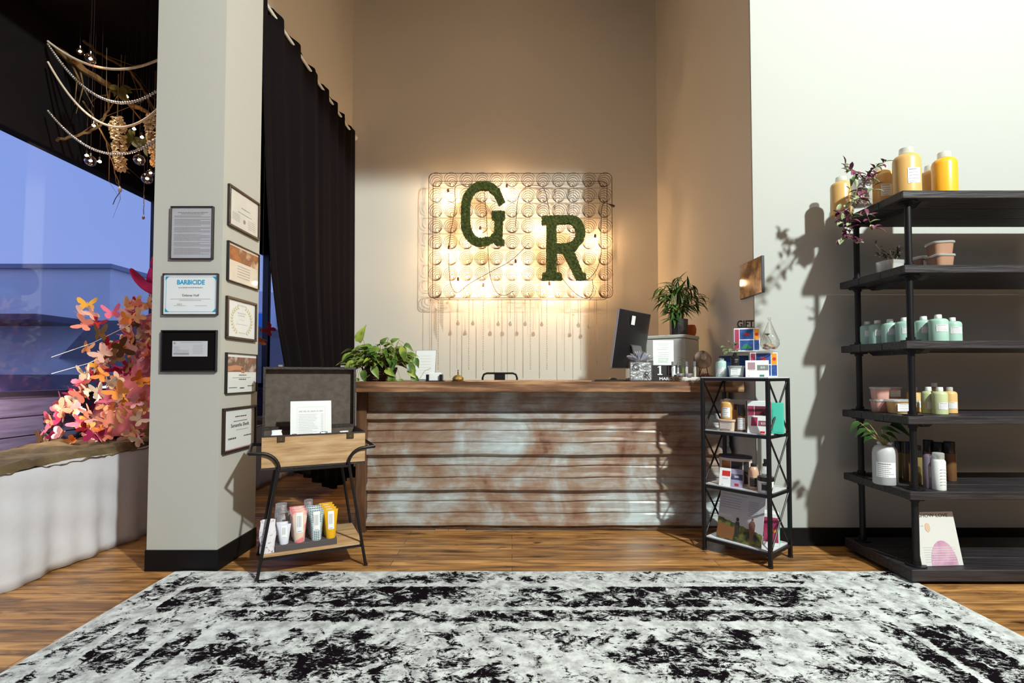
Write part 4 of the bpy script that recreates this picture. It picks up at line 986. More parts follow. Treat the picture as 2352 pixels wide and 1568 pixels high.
for x in (.095, cw-.085):
    l_ = MB().box((x-.02, -.006, H-.036), (x+.02, .0, H-.002), bev=.003).build('latch', ABR, case, smooth=None); MB().box((x-.008, -.010, H-.030), (x+.008, -.006, H-.010), bev=.002).build('latch_plate', mat('worn_brass', (.22, .17, .10), .3, .9), l_, smooth=None)
    MB().box((x-.013, y0-.004, H+LH), (x+.013, y0+.012, H+LH+.014), bev=.002).build('catch', SILVER, case, smooth=None)
M0 = Matrix.Translation((cloc.x, cloc.y, LT-.028)) @ SR
def on_case(x, y, z): return M0 @ Vector((x, y, z))
# menu card leaning in the case
t = thing('menu_card', 'white printed price list standing inside the open case', 'card', on_case(.262, .17, H*.74+.002), rot=(R(-9), 0, yaw)); mw, mh = .228, .225
MB().box((-mw/2, 0, 0), (mw/2, .002, mh)).build('sheet', PAPER, t, smooth=None)
mb = MB(); rn = random.Random(9)
for s_ in (-1, 1): mb.box((s_*mw*.34-.0004, -.001, mh*.1), (s_*mw*.34+.0004, 0, mh*.84)); mb.box((-mw*.34, -.001, mh*(.47+s_*.37)-.0004), (mw*.34, 0, mh*(.47+s_*.37)+.0004))
scrib(mb, -mw*.30, mw*.30, mh*.71, .008, -.001, rn, wl=.02)
for k in range(13): scrib(mb, -mw*.30, mw*(.02+.15*rn.random()), mh*(.64-.042*k), .003, -.001, rn); mb.box((mw*.24, -.001, mh*(.64-.042*k)), (mw*.30, 0, mh*(.64-.042*k)+.003))
mb.build('print', LINK, t, smooth=None)
SPK = mat('speckled_pouch', (.78, .76, .80), .6, col2=(.35, .30, .36), nscale=60, lo=.60, hi=.66, detail=2)
SLV = mat('silver_foil', (.62, .60, .62), .32, .65, col2=(.42, .40, .42), nscale=18, bump=.5, bscale=20)
def pouch(label, p, w, h, d, m, rz=0, seed=1, grp=None):
    rnd = random.Random(seed); t = thing('foil_pouch', label, 'pouch', p, rz, grp)
    def f(u, v):
        a = 2*math.pi*u; k = 1-v**2*.85; x = w/2*math.cos(a)*(1-.08*math.sin(v*9)); y = d/2*math.sin(a)*k
        jx = noise.noise(Vector((math.cos(a)*2, math.sin(a)*2, v*4+seed)))*.08*w
        return (x+jx, y+jx*.5, h*v)
    mb = MB(); mb.grid(f, 20, 10); mb.add([(0, 0, .001)]+[f(i/20, 0) for i in range(20)], [(0, 1+(i+1) % 20, 1+i) for i in range(20)])
    mb.build('bag', m, t, smooth=50)
    fold = MB().box((-w*.38, -d*.16, h*.92), (w*.38, d*.12, h*1.02), bev=.003).build('folded_top', m, t, smooth=None)
    return t
for x_, y_, w_, h_, lab, m in ((.075, .07, .055, .070, 'small white folded pouch at the left inside the case', PAPER), (.165, .06, .03, .045, 'tiny red foil corner beside the menu card', mat('rose_foil', (.30, .10, .10), .4)), (.32, .05, .045, .052, 'silver crumpled pouch in front of the menu card', SLV), (.435, .06, .052, .050, 'small speckled pouch at the right inside the case', SPK)):
    pouch(lab, on_case(x_, y_, H*.74+.002), w_, h_, .03, m, yaw+.2, int(x_*100))

# lower shelf goods
def on_st(x, y, z=zb_): return t0_ @ Vector((x, y, z))
trx0, trx1 = .085, .405
t = thing('grey_riser', 'flat dark grey riser block on the stand shelf', 'riser', on_st(0, 0), yaw); MB().box((trx0, .03, 0), (trx1, .30, .034), bev=.002).build('block', mat('dark_grey_board', (.085, .072, .075), .6), t, smooth=None)
def tube_mesh(parent, h, rb_, wt, m, capm=None):
    """tube standing on its narrow round end, crimped flat at the top"""
    def f(u, v):
        a = 2*math.pi*u; k = v**1.4; rx = rb_+(wt/2-rb_)*v; ry = rb_*(1+.15*v)*(1-k)+.0015*k
        return (rx*math.cos(a), ry*math.sin(a), h*.0+h*v)
    mb = MB(); mb.grid(f, 24, 12); mb.add([(0, 0, 0)]+[f(i/24, 0) for i in range(24)], [(0, 1+(i+1) % 24, 1+i) for i in range(24)]); mb.add([f(i/24, 1) for i in range(24)], [tuple(range(24))])
    mb.build('tube_body', m, parent, smooth=60)
    def g(x, z): v = z/h; ry = rb_*(1+.15*v)*(1-v**1.4)+.0015*v**1.4; rx = rb_+(wt/2-rb_)*v; return -ry*math.sqrt(max(0, 1-(x/rx)**2))-.0008
    mb = MB(); w = wt*.42
    mb.grid(lambda u, v: (-w/2+w*u, g(-w/2+w*u, h*(.32+.62*v)), h*(.32+.62*v)), 6, 8); l_ = mb.build('label', PAPER, parent, smooth=60)
    m2 = MB()
    for q in range(5): x = -w*.34+w*.13*q; m2.add([(x, g(x, h*.5)-.0006, h*.5), (x+w*.05, g(x, h*.5)-.0006, h*.5), (x+w*.05, g(x, h*.84)-.0006, h*.84), (x, g(x, h*.84)-.0006, h*.84)], [(0, 1, 2, 3)])
    m2.add([(-w*.3, g(0, h*.36)-.0008, h*.355), (w*.3, g(0, h*.36)-.0008, h*.355), (w*.3, g(0, h*.36)-.0008, h*.37), (-w*.3, g(0, h*.36)-.0008, h*.37)], [(0, 1, 2, 3)])
    m2.build('print', INK, l_, smooth=None)
PKM = mat('pink_cream_marbled', (.82, .62, .50), .4, col2=(.80, .22, .24), nscale=13, lo=.50, hi=.58, detail=1)
YLM = mat('yellow_tube', (.80, .42, .008), .35)
def geo():
    m = bpy.data.materials.new('blue_geometric'); m.use_nodes = True; nt = m.node_tree; N = nt.nodes; L = nt.links; b = N['Principled BSDF']; b.inputs['Roughness'].default_value = .4
    tc_ = N.new('ShaderNodeTexCoord'); mp = N.new('ShaderNodeMapping'); mp.inputs['Rotation'].default_value = (0, R(45), 0); mp.inputs['Scale'].default_value = (150, 150, 150)
    ck = N.new('ShaderNodeTexChecker'); ck.inputs['Color1'].default_value = (.72, .76, .76, 1); ck.inputs['Color2'].default_value = (.06, .16, .20, 1); ck.inputs['Scale'].default_value = 1
    L.new(tc_.outputs['Object'], mp.inputs[0]); L.new(mp.outputs[0], ck.inputs[0]); L.new(ck.outputs[0], b.inputs['Base Color']); return m
GEO = geo(); WTM = mat('pale_lilac_tube', (.70, .72, .82), .4)
kinds = [('white', WTM, .150, 2, 3, .105, .0225, .070), ('pink marbled', PKM, .218, 3, 3, .170, .027, .082), ('blue patterned', GEO, .215, 3, 3, .165, .0265, .080), ('yellow', YLM, .200, 4, 3, .160, .0255, .078)]
kx = [.130, .208, .297, .374]
for (cn, m, xx, n, _, h, r0, wt), x_ in zip(kinds, kx):
    proto = thing('cosmetic_tube', f'{cn} cosmetic tube at the front of its row on the grey riser', 'tube', on_st(x_, .062, zb_+.034), yaw, f'{cn} tubes on the riser')
    tube_mesh(proto, h, r0, wt, m)
    for k in range(1, n):
        nm = {1: 'second', 2: 'third', 3: 'rearmost'}[k]
        c = copy_tree(proto, f'{cn} cosmetic tube, {nm} from the front in its row', on_st(x_-.004*k, .062+.056*k, zb_+.034))
for x_, y_, z_, w_, h_, lab, m, sd in ((.048, .05, 0, .078, .175, 'speckled white pouch standing at the left end of the shelf', SPK, 3), (.125, .24, .034, .062, .125, 'silver foil pouch behind the white tubes, front one', SLV, 5), (.12, .31, .034, .066, .165, 'tall silver foil pouch behind the other silver pouch', SLV, 6), (.18, .27, .034, .055, .125, 'silver pouch behind the pink tubes', SLV, 7), (.27, .29, .034, .05, .175, 'silver lilac pouch behind the blue patterned tubes', SLV, 8)):
    pouch(lab, on_st(x_, y_, zb_+z_+.001), w_, h_, .045, m, yaw, sd)
t = thing('small_box', 'small reddish brown box behind the speckled pouch', 'box', on_st(.03, .13, zb_+.001), yaw); MB().box((-.014, -.04, 0), (.014, .04, .085), bev=.001).build('carton', mat('rust_carton', (.26, .10, .055), .6), t, smooth=None)
# ======================= PLANTS =======================
POTH = mat('pothos_leaf', (.045, .11, .016), .4, col2=(.20, .30, .05), nscale=14, lo=.42, hi=.62, detail=3)
POTHV = mat('pothos_pale_leaf', (.30, .36, .05), .45, col2=(.10, .18, .025), nscale=16, lo=.45, hi=.6)
STEMM = mat('pale_stem', (.34, .30, .10), .6); WICK = mat('dark_wicker', (.07, .035, .022), .7, bump=.5)
rp = random.Random(21)
ph = P(872, 872, 3.60); t = thing('potted_pothos', 'trailing pothos plant in a dark wicker basket on the counter', 'plant', (ph.x, 3.60, TZ))
mb = MB()
for k in range(5): mb.tube([((.095+.006*k)*math.cos(R(a)), (.095+.006*k)*math.sin(R(a)), .012+.018*k) for a in range(0, 360, 15)], .005, 6, closed=True)
for a in range(0, 360, 18): mb.tube([(.09*math.cos(R(a)), .09*math.sin(R(a)), .002), (.125*math.cos(R(a)), .125*math.sin(R(a)), .10)], .0035, 5)
mb.lathe([(.09, 0), (.11, .09)], 20, caps=True); mb.build('basket', WICK, t)
MB().lathe([(.085, .03), (.11, .09), (.10, .105), (.001, .11)], 18).build('soil_pot', mat('dark_pot', (.01, .01, .012), .5), t)
m1 = MB(); m2 = MB(); ms = MB()
def vine_leaf(p, d, s_, up=(0, -.5, 1)):
    (m1 if rp.random() < .72 else m2).leaf(p, d, up, s_, s_*.62, curl=rp.uniform(.15, .5), n=6, shape='heart', fold=rp.uniform(.1, .3))
for k in range(190):
    a = rp.uniform(0, 6.28); el = rp.uniform(-.1, 1.0); r = rp.uniform(.05, .22)
    c = Vector((math.cos(a)*r*1.05, math.sin(a)*r*.75, .10+el*.13*(1-(r/.3)**2)+rp.uniform(0, .06)))
    if c.y < -.17: c.y = -.17
    d = Vector((math.cos(a)+rp.uniform(-.6, .6), math.sin(a)*.8-.4, rp.uniform(-.7, .5)))
    vine_leaf(c, d, rp.uniform(.060, .098)); ms.tube([(c.x*.3, c.y*.3, .09), (c.x*.75, c.y*.75, c.z*.9+.02), c], .0018, 5)
def L0(x, y, Y=3.45): p = P(x, y, Y); return Vector((p.x-ph.x, Y-3.60, p.z-TZ))
for (x, y, dx, dz, s_) in ((824, 785, .25, .7, .12), (812, 830, -.6, -.5, .085), (803, 842, -.7, -.6, .10), (816, 870, .3, -1, .075), (835, 850, .1, -1, .09), (857, 840, .4, -.8, .10), (902, 862, -.1, -1, .11), (886, 848, .5, -.3, .09), (938, 850, .6, -.5, .085), (947, 862, .5, -.6, .09), (955, 822, .3, -1, .07), (930, 790, .7, -.5, .07),
                           (925, 795, .1, -1, .10), (905, 815, -.1, -1, .12), (870, 800, -.6, -.3, .10), (940, 835, .4, -.8, .10), (920, 870, .1, -1, .085), (875, 790, .4, .4, .07), (898, 785, .6, .3, .06), (822, 868, -.2, -1, .06)):
    p = L0(x, y); vine_leaf(p, (dx, -.25, dz), s_, (0, -1, .3)); ms.tube([(p.x*.4, p.y*.4, .12), (p.x*.8, p.y*.9, max(p.z, .1)+.03), p], .0018, 5)
for pts in (((815, 850), (820, 868), (835, 872), (850, 860)), ((875, 830), (890, 845), (880, 858)), ((950, 878), (965, 868), (975, 852), (990, 845))): ms.tube([L0(x, min(y, 872)) for x, y in pts], .0015, 5)
for mm in (m1, m2, ms):
    for v in mm.v:
        if v.y > -.222 and v.x+ph.x > top_l-.01: v.z = max(v.z, .003)
m1.build('leaves', POTH, t, smooth=60); m2.build('pale_leaves', POTHV, t, smooth=60, label='pale yellow green leaves'); ms.build('stems', STEMM, t)
# ----- left counter goods -----
def at(x, Y, z): """point whose column is pixel x at depth Y, height z"""; p = P(x, 860, Y); return (p.x, Y, z)
a_ = P(975, 873, 3.72); t = thing('menu_holder', 'tall white leaflet leaning back in a clear holder beside the pothos', 'leaflet holder', (a_.x, 3.72, TZ), R(4), rot=(R(-12), 0, R(-6)))
MB().box((-.078, 0, .012), (.072, .006, .232), bev=.002).build('leaflet', PAPER, t, smooth=None); MB().box((-.082, .006, .004), (.076, .012, .236)).build('holder', mat('grey_acrylic', (.35, .35, .37), .3), t, smooth=None)
mb = MB(); rn = random.Random(4)
for k in range(7): scrib(mb, -.04, .04, .19-.022*k, .002, -.001, rn)
mb.build('print', LINK, t, smooth=None)
a_ = at(998, 3.46, TZ); t = thing('card_holder', 'small black holder filled with white business cards', 'card holder', a_, R(-3)); 
MB().box((-.062, -.02, .0008), (.068, .035, .006)).box((-.055, -.018, .006), (-.036, .025, .048)).box((.038, -.018, .006), (.056, .025, .048)).build('holder', BLACKPL, t, smooth=None)
mb = MB()
for k in range(6): mb.box((-.040, .0+.004*k, .007), (.044, .0025+.004*k, .056+.001*k))
mb.build('cards', PAPER, t, smooth=None, kind='stuff')
a_ = at(1052, 3.46, TZ); t = thing('service_bell', 'engraved brass service bell standing on the counter', 'bell', a_)
MB().lathe([(.046, .0008), (.048, .004), (.044, .009), (.036, .011), (.034, .014)], 24).build('base', BRASS, t)
MB().lathe([(.040, .014), (.040, .018), (.034, .030), (.022, .041), (.006, .046), (.004, .046)], 24).build('dome', mat('engraved_brass', (.50, .33, .10), .28, 1.0, bump=.8, bscale=130), t)
MB().lathe([(.0045, .046), (.0045, .066), (.0025, .068), (.0025, .074), (.007, .076), (.007, .079)], 12).build('button', BRASS, t)

# ----- computer -----
MBK = mat('black_monitor_back', (.012, .011, .013), .35); ALU = mat('aluminium', (.42, .41, .43), .35, .85)
BLp = P(1403, 846, 3.62); ang = R(49)
t = thing('desktop_computer', 'slim desktop computer seen from behind on the counter', 'computer', (BLp.x, BLp.y, TZ+.0))
MW, MH = .50, .43; zb0 = BLp.z-TZ
Mm = Matrix.Rotation(ang, 4, 'Z') @ Matrix.Translation((0, 0, zb0)) @ Matrix.Rotation(R(-0), 4, 'X')
# local: x along the screen, y toward the screen side, z up ; the top leans toward the back
Ml = Mm @ Matrix(((1, 0, 0, 0), (0, 1, -.16, 0), (0, 0, 1, 0), (0, 0, 0, 1)))
MB().box((0, -.004, 0), (MW, .010, MH), M=Ml, bev=.003).build('bezel', ALU, t, smooth=None)
mb = MB(); mb.grid(lambda u, v: (.008+(MW-.016)*u, -.006-.028*(math.sin(math.pi*u)*math.sin(math.pi*v))**.6, .006+(MH-.012)*v), 24, 20, M=Ml); mb.build('back_shell', MBK, t, smooth=60)
MB().box((.010, .0101, .07), (MW-.010, .0106, MH-.010), M=Ml).build('screen', mat('screen_off', (.01, .01, .015), .1), t, smooth=None)
MB().box((.145, -.037, .32), (.195, -.0335, .385), M=Ml).build('label', PAPER, t, smooth=None)
q = Mm
MB().tube([(MW/2-.0, -.055, .15), (MW/2, -.11, .07), (MW/2, -.15, -zb0+.006)], .004, 4, M=q)
mb = MB(); pth = [(-.035, .19), (-.075, .17), (-.14, -zb0+.012), (-.15, -zb0+.0015)]
for (y0, z0), (y1, z1) in zip(pth, pth[1:]): mb.add([(MW/2-.07, y0, z0), (MW/2+.07, y0, z0), (MW/2+.07, y1, z1), (MW/2-.07, y1, z1), (MW/2-.07, y0+.008, z0), (MW/2+.07, y0+.008, z0), (MW/2+.07, y1+.008, z1), (MW/2-.07, y1+.008, z1)], [(0, 1, 2, 3), (7, 6, 5, 4), (0, 4, 5, 1), (2, 6, 7, 3), (1, 5, 6, 2), (0, 3, 7, 4)], M=q)
mb.box((MW/2-.07, -.15, -zb0+.0008), (MW/2+.07, .08, -zb0+.007), M=q); mb.build('stand_foot', ALU, t, smooth=None)
a_ = at(1402, 3.46, TZ); t = thing('keyboard', 'thin dark keyboard lying at the front of the counter', 'keyboard', (a_[0], 3.50, TZ), R(4)); MB().box((-.115, -.05, .001), (.115, .05, .010), bev=.003).build('case', mat('dark_keyboard', (.03, .022, .02), .3), t, smooth=None)
mb = MB()
for r_ in range(4):
    for k in range(12): mb.box((-.108+.018*k, -.043+.021*r_, .010), (-.093+.018*k, -.026+.021*r_, .013))
mb.build('keys', BLACKPL, t, smooth=None, kind='stuff')
a_ = at(1407, 3.62, TZ); t = thing('computer_mouse', 'small black mouse just behind the keyboard', 'mouse', a_); MB().ball((0, 0, .001+.012), .03, 16, 8, (1.1, 1.5, .42)).build('shell', BLACKPL, t); MB().tube([(0, .05, .008), (.05, .12, .004), (.12, .14, .003)], .0015, 5).build('cable', BLACKPL, t)

# ----- gift jar -----
GI = mat('crinkle_silver', (.45, .50, .55), .35, .5, col2=(.70, .74, .76), nscale=40, bump=.8, bscale=60)
a_ = at(1469, 3.46, TZ); t = thing('gift_jar', 'square glass jar with black G R lettering and a silver bow', 'jar', a_, R(3)); jw, jh = .080, .142
mb = MB(); 
for s_ in (-1, 1): mb.box((s_*jw-.0025, -.045, .0008), (s_*jw+.0025, .045, jh)); mb.box((-jw, s_*.045-.0025, .0008), (jw, s_*.045+.0025, jh))
mb.box((-jw, -.045, .0008), (jw, .045, .006)); mb.build('glass_box', glass('jar_glass', fac=.16), t, smooth=None)
MB().box((-jw+.006, -.036, .007), (jw-.008, .036, jh-.012), bev=.004).build('foil_filling', GI, t, smooth=None)
text('G', .068, DINK, t, (-.038, -.0490, .078)); text('R', .068, DINK, t, (.036, -.0490, .020))
SCR = mat('script_ink', (.12, .12, .14), .6); text('Ruffled', .021, SCR, t, (.034, -.0492, .104), rot=(R(90), R(-28), 0)); text('Rain', .019, SCR, t, (.04, -.0492, .088), rot=(R(90), R(-15), 0)); text('gentlemen', .018, SCR, t, (-.035, -.0492, .036), rot=(R(90), R(-35), 0))
mb = MB(); rn = random.Random(12)
for k in range(34):
    a = R(rn.uniform(5, 175)); b = rn.uniform(-.9, .9); d = Vector((math.cos(a), b*.7, math.sin(a)*.8+.1)); mb.leaf((d.x*.02, 0, jh+.004), d, (rn.uniform(-1, 1), rn.uniform(-1, 1), .3), rn.uniform(.05, .075), .02, curl=-.2, n=5, shape='oval', fold=.8)
mb.build('bow', mat('silver_ribbon', (.62, .63, .70), .25, .6), t, smooth=60)
# ----- calendar block -----
a_ = at(1530, 3.50, TZ); t = thing('calendar_blocks', 'black wooden perpetual calendar showing 11 MARCH', 'calendar', a_)
mb = MB(); BW_ = mat('black_stained_wood', (.014, .010, .012), .5); mb.box((-.098, -.03, .0008), (.098, .035, .040), bev=.002); mb.build('month_bar', BW_, t, smooth=None)
for s_ in (-1, 1):
    c = MB().box((s_*.049-.047, -.028, .041), (s_*.049+.047, .034, .112), bev=.002).build('number_block', BW_, t, smooth=None)
    n1 = MB().prism([(-.017, .0), (.017, .0), (.017, .006), (.008, .008), (.008, .062), (-.003, .062), (-.016, .054), (-.014, .050), (-.005, .052), (-.005, .008), (-.017, .006)], -.0290, -.0275, M=Matrix.Translation((s_*.049-.002, 0, .045))); n1.build('numeral', mat('chalk_white', (.72, .78, .82), .6), c, smooth=None)
text('MARCH', .026, mat('chalk_white', (.72, .78, .82), .6), t, (-.0, -.0312, .010), width=.112, bold=.0006)
# ----- notice, cabinet, bamboo -----
bx = P(1573, 767, 3.86); t = thing('metal_cabinet', 'pale grey metal cabinet standing on the counter in the corner', 'cabinet', (bx.x, bx.y, TZ), R(-40)); CABM = mat('grey_enamel', (.56, .58, .55), .4); ch = bx.z-TZ
# local: corner at origin, body toward -x and +y
MB().box((-.32, 0, .001), (0, .30, ch-.030), bev=.006).build('body', CABM, t, smooth=None); MB().box((-.323, -.004, ch-.028), (.004, .304, ch), bev=.006).build('lid', CABM, t, smooth=None)
MB().box((-.322, .0, .03), (-.3205, .02, .26)).build('hinge', SILVER, t, smooth=None)
a_ = at(1524, 3.62, TZ); t = thing('notice_sheet', 'white letter sheet standing behind the calendar blocks', 'sign', a_, R(-3)); nb, ntp = 0.01, P(1524, 781, 3.62).z-TZ
MB().box((-.073, 0, .001), (.073, .003, ntp)).build('sheet', PAPER, t, smooth=None); mb = MB(); rn = random.Random(8)
for k in range(8): scrib(mb, -.045+.012*(k % 3), .045-.01*(k % 2), ntp-.028-.013*k-(.01 if k > 3 else 0), .0022, -.001, rn)
scrib(mb, -.01, .02, ntp-.155, .004, -.001, rn); mb.build('print', LINK, t, smooth=None)
mb = MB(); mb.grid(lambda u, v: (-.035+.07*u, -.0008, ntp-.16+.03*v), 2, 2); mb.build('sketch', mat('mint_sketch', (.60, .72, .66), .7, col2=(.82, .86, .84), nscale=60), t, smooth=None)
MB().box((-.05, 0, .0008), (.05, .05, .004)).build('foot', CLEAR, t, smooth=None)
# bamboo in a black pot
bp_ = P(1561, 767, 3.98); ptop = P(1561, 733, 3.98).z; pw = (P(1580, 760, 3.98).x-P(1540, 760, 3.98).x)/2
t = thing('lucky_bamboo', 'leafy lucky bamboo in a black faceted pot on the metal cabinet', 'plant', (bp_.x, 4.0, bx.z+.0006)); p_h = ptop-bx.z
MB().lathe([(pw*.92, 0), (pw, .01), (pw*1.02, p_h), (pw*.9, p_h), (pw*.85, p_h-.02)], 8).build('pot', mat('black_marbled_pot', (.014, .012, .014), .3, col2=(.05, .045, .05), nscale=20), t, smooth=30)
BLF = mat('bamboo_leaf', (.020, .060, .012), .4, col2=(.10, .19, .04), nscale=9, lo=.4, hi=.65); BST = mat('bamboo_cane', (.14, .15, .03), .5)
rq = random.Random(31); ml = MB(); mc = MB(); S4 = 4.0/FPX
tips = [(1495, 663), (1508, 645), (1515, 690), (1530, 632), (1528, 700), (1542, 660), (1560, 622), (1575, 618), (1562, 650), (1585, 655), (1600, 640), (1615, 640), (1622, 665), (1632, 672), (1612, 690), (1590, 685), (1540, 715), (1535, 735), (1575, 700), (1550, 640), (1605, 665), (1520, 670), (1598, 700), (1567, 675), (1580, 640), (1545, 690)]
for (x, y) in tips:
    dx, dz = (x-1561)*S4, (733-y)*S4+p_h; dy_ = rq.uniform(-.07, .07)*1.3
    top = Vector((dx*.75, dy_, dz*.88+.02)); b0 = Vector((rq.uniform(-.03, .03), rq.uniform(-.03, .03), p_h-.01)); mid = Vector((b0.x*1.5+dx*.15, b0.y+dy_*.3, p_h+(dz-p_h)*.62))
    mc.tube([b0, mid, top], [.0045, .0035, .0015], 6)
    for q in range(rq.randint(7, 10)):
        f = rq.uniform(.1, 1); p = mid.lerp(top, f); out = Vector((dx+rq.uniform(-.16, .16), dy_*2+rq.uniform(-.16, .06), rq.uniform(-.14, .10)))
        if out.length < .03: out = Vector((.1, -.1, 0))
        ml.leaf(p, out, (0, -.3, 1), rq.uniform(.085, .135), rq.uniform(.019, .026), curl=rq.uniform(.25, .6), n=6, shape='lance', fold=.2)
for k in range(9): a = k*.7; mc.tube([(.03*math.cos(a), .03*math.sin(a), p_h-.01), (.035*math.cos(a), .035*math.sin(a), p_h+.06+.02*(k % 3))], .008, 8)
for v in ml.v:
    wx_ = v.x+bp_.x
    if wx_ > NX-.02: v.x = NX-.02-bp_.x
ml.build('leaves', BLF, t, smooth=60); mc.build('canes', BST, t)
a_ = at(1588, 4.12, bx.z+.0006); t = thing('terracotta_pot', 'small orange terracotta pot tucked behind the bamboo pot', 'pot', a_); MB().lathe([(.030, 0), (.042, .03), (.044, .06), (.034, .092), (.028, .095)], 18).build('bowl', mat('terracotta', (.55, .13, .03), .5), t)
# ----- tray with samples -----
a_ = at(1576, 3.47, TZ); t = thing('birch_slab', 'white birch bark slab carrying sample vials and jars', 'slab', a_); MB().box((-.095, -.045, .0008), (.088, .05, .030), bev=.006).build('slab', mat('birch_bark', (.62, .60, .56), .8, col2=(.18, .14, .12), nscale=16, stretch=(1, 1, 3), lo=.56, hi=.66), t, smooth=None)
mb = MB(); rn = random.Random(2)
for k in range(420):
    c = Vector((-.085+rn.gauss(0, .022), -.058+rn.gauss(0, .006), rn.uniform(.002, .032))); d = Vector((rn.uniform(-1, 1), rn.uniform(-1, .3), rn.uniform(-.3, 1))).normalized()*.014
    c.y = min(c.y, -.048); d.y = min(d.y, 0); mb.tube([c, c+d], .0006, 3)
o = mb.build('dried_moss_clump', mat('brown_moss', (.16, .075, .045), .9), loc=a_, smooth=None); tag(o, 'small clump of dry brown moss in front of the birch slab', 'moss')
def vial(x, h, r, label, liquid, dy_=0):
    p = at(x, 3.47+dy_, TZ+.0305); t = thing('sample_vial', label, 'vial', p, group='sample vials on the birch slab')
    MB().lathe([(r, 0), (r, h*.6), (r*.6, h*.66)], 12).build('glass_tube', FROST, t); MB().lathe([(r*.8, .002), (r*.8, h*.35)], 10).build('liquid', liquid, t); MB().lathe([(r*.65, h*.66), (r*.65, h*.72), (r*.9, h*.74), (r*.9, h)], 10).build('sprayer', SILVER, t)
vial(1545, .105, .008, 'leftmost sample vial, in front of the number block', WHITEPL, -.02); vial(1557, .100, .008, 'second sample vial from the left, slim silver top', WHITEPL)
vial(1577, .108, .009, 'sample vial with pinkish contents between the two tins', mat('pink_liquid', (.6, .3, .32), .3), .02); vial(1596, .108, .009, 'rightmost sample vial with silver cap', mat('amber_liquid', (.5, .4, .15), .3))
for x, lab in ((1562, 'left round silver tin on the birch slab'), (1582, 'right round silver tin on the birch slab')):
    p = at(x, 3.445, TZ+.0305); t = thing('cosmetic_tin', lab, 'tin', p, group='silver tins on the birch slab'); MB().lathe([(.024, 0), (.025, .002), (.025, .012)], 20).build('base', SILVER, t); MB().lathe([(.0262, .012), (.0262, .023), (.024, .025)], 20).build('lid', mat('brushed_tin', (.62, .62, .64), .35, .8), t)
p = at(1568, 3.50, TZ+.0305); t = thing('sprig_bottle', 'tiny green bottle holding a bamboo sprig behind the tins', 'plant', p); MB().lathe([(.008, 0), (.009, .05), (.005, .065), (.005, .07)], 12).build('bottle', glass('green_glass', (.6, .8, .4), fac=.15, diff=(.3, .4, .1), dfac=.3), t)
mb = MB(); mb.tube([(0, 0, .01), (-.002, 0, .10), (-.006, 0, .135)], .0014, 5)
for z, dx in ((.095, -1), (.10, 1), (.118, -1), (.125, 1), (.132, -.6), (.085, .8)): mb.leaf((-.003, 0, z), (dx, -.3, .25), (0, -.3, 1), .035, .008, curl=.5, n=4)
mb.build('sprig', BLF, t, smooth=60)
p = at(1614, 3.66, TZ); t = thing('wood_disc', 'round brown wood slice standing upright with a pale centre', 'wood slice', (p[0], p[1], TZ+.155), rot=(R(84), 0, R(18)))
RG = mat('dark_wood_disc', (.10, .055, .035), .5, col2=(.17, .10, .065), nscale=10); MB().lathe([(.060, -.012), (.066, -.006), (.066, .006), (.055, .013)], 30, sx=1.12).build('disc', RG, t); MB().lathe([(.024, .0132), (.024, .0145)], 24, (-.0, .018, 0)).build('inlay', mat('pale_wood_inlay', (.30, .21, .14), .5, col2=(.22, .15, .10), nscale=30), t)
MB().tube([(-.03, -.058, .0), (-.045, -.154, .0)], .003, 6).tube([(.03, -.058, .0), (.045, -.154, .0)], .003, 6).tube([(0, -.05, -.014), (0, -.150, -.07)], .003, 6).build('easel', PIPE, t)
mb = MB(); rn = random.Random(5)
for k in range(520):
    c = Vector((rn.gauss(0, .035), rn.gauss(0, .018), .0)); c.z = rn.uniform(.004, .055)*(1-min(1, abs(c.x)/.1)); d = Vector((rn.uniform(-1, 1), rn.uniform(-1, 1), rn.uniform(-.2, .8))).normalized()*.022; c.z = max(.002, c.z)
    d.z = max(d.z, -c.z+.001); mb.tube([c, c+d*.5+Vector((0, 0, .003)), c+d], .0007, 3)
o = mb.build('dried_nest', mat('reddish_twigs', (.22, .085, .06), .85), loc=at(1619, 3.50, TZ), smooth=None); tag(o, 'tangled reddish dried nest below the wood disc', 'dried plant')

# ======================= IRON STAND =======================
A1, A2, A3 = PZ(1618, 1262), PZ(1770, 1305), PZ(1833, 1278)
u_ = A1-A2; yaw2 = math.atan2(A2.y-A1.y, A2.x-A1.x); SWD = (A2-A1).length; nrm = Vector((-math.sin(yaw2), math.cos(yaw2), 0)); SDP = (A3-A2).dot(nrm); SDP = min(.275, SDP)
t = thing('iron_shelf_stand', 'narrow black iron stand with X-braced sides and white glass shelves', 'shelf', A1, yaw2); ST = Matrix.Translation(A1) @ Matrix.Rotation(yaw2, 4, 'Z')
STZ = [.085, .415, .752, 1.083]
lt = .021
for (x, y) in ((0, 0), (SWD, 0), (0, SDP), (SWD, SDP)):
    MB().box((x-lt/2, y-lt/2, .012), (x+lt/2, y+lt/2, STZ[3]-.004), bev=.002).build('leg', IRON, t, smooth=None); MB().lathe([(.015, .0005), (.015, .012)], 12, (x, y, 0)).build('foot', BLACKPL, t)
WG = mat('white_shelf_glass', (.70, .72, .74), .12)
for z in STZ:
    mb = MB()
    for a, b in (((0, -.007, z-.022), (SWD, .007, z-.004)), ((0, SDP-.007, z-.022), (SWD, SDP+.007, z-.004)), ((-.007, 0, z-.022), (.007, SDP, z-.004)), ((SWD-.007, 0, z-.022), (SWD+.007, SDP, z-.004))): mb.box(a, b)
    mb.build('shelf_rim', IRON, t, smooth=None); MB().box((-.006 if z > 1 else .008, -.006 if z > 1 else .008, z-.004), (SWD+(.006 if z > 1 else -.008), SDP+(.006 if z > 1 else -.008), z+.002)).build('shelf_board', WG, t, smooth=None)
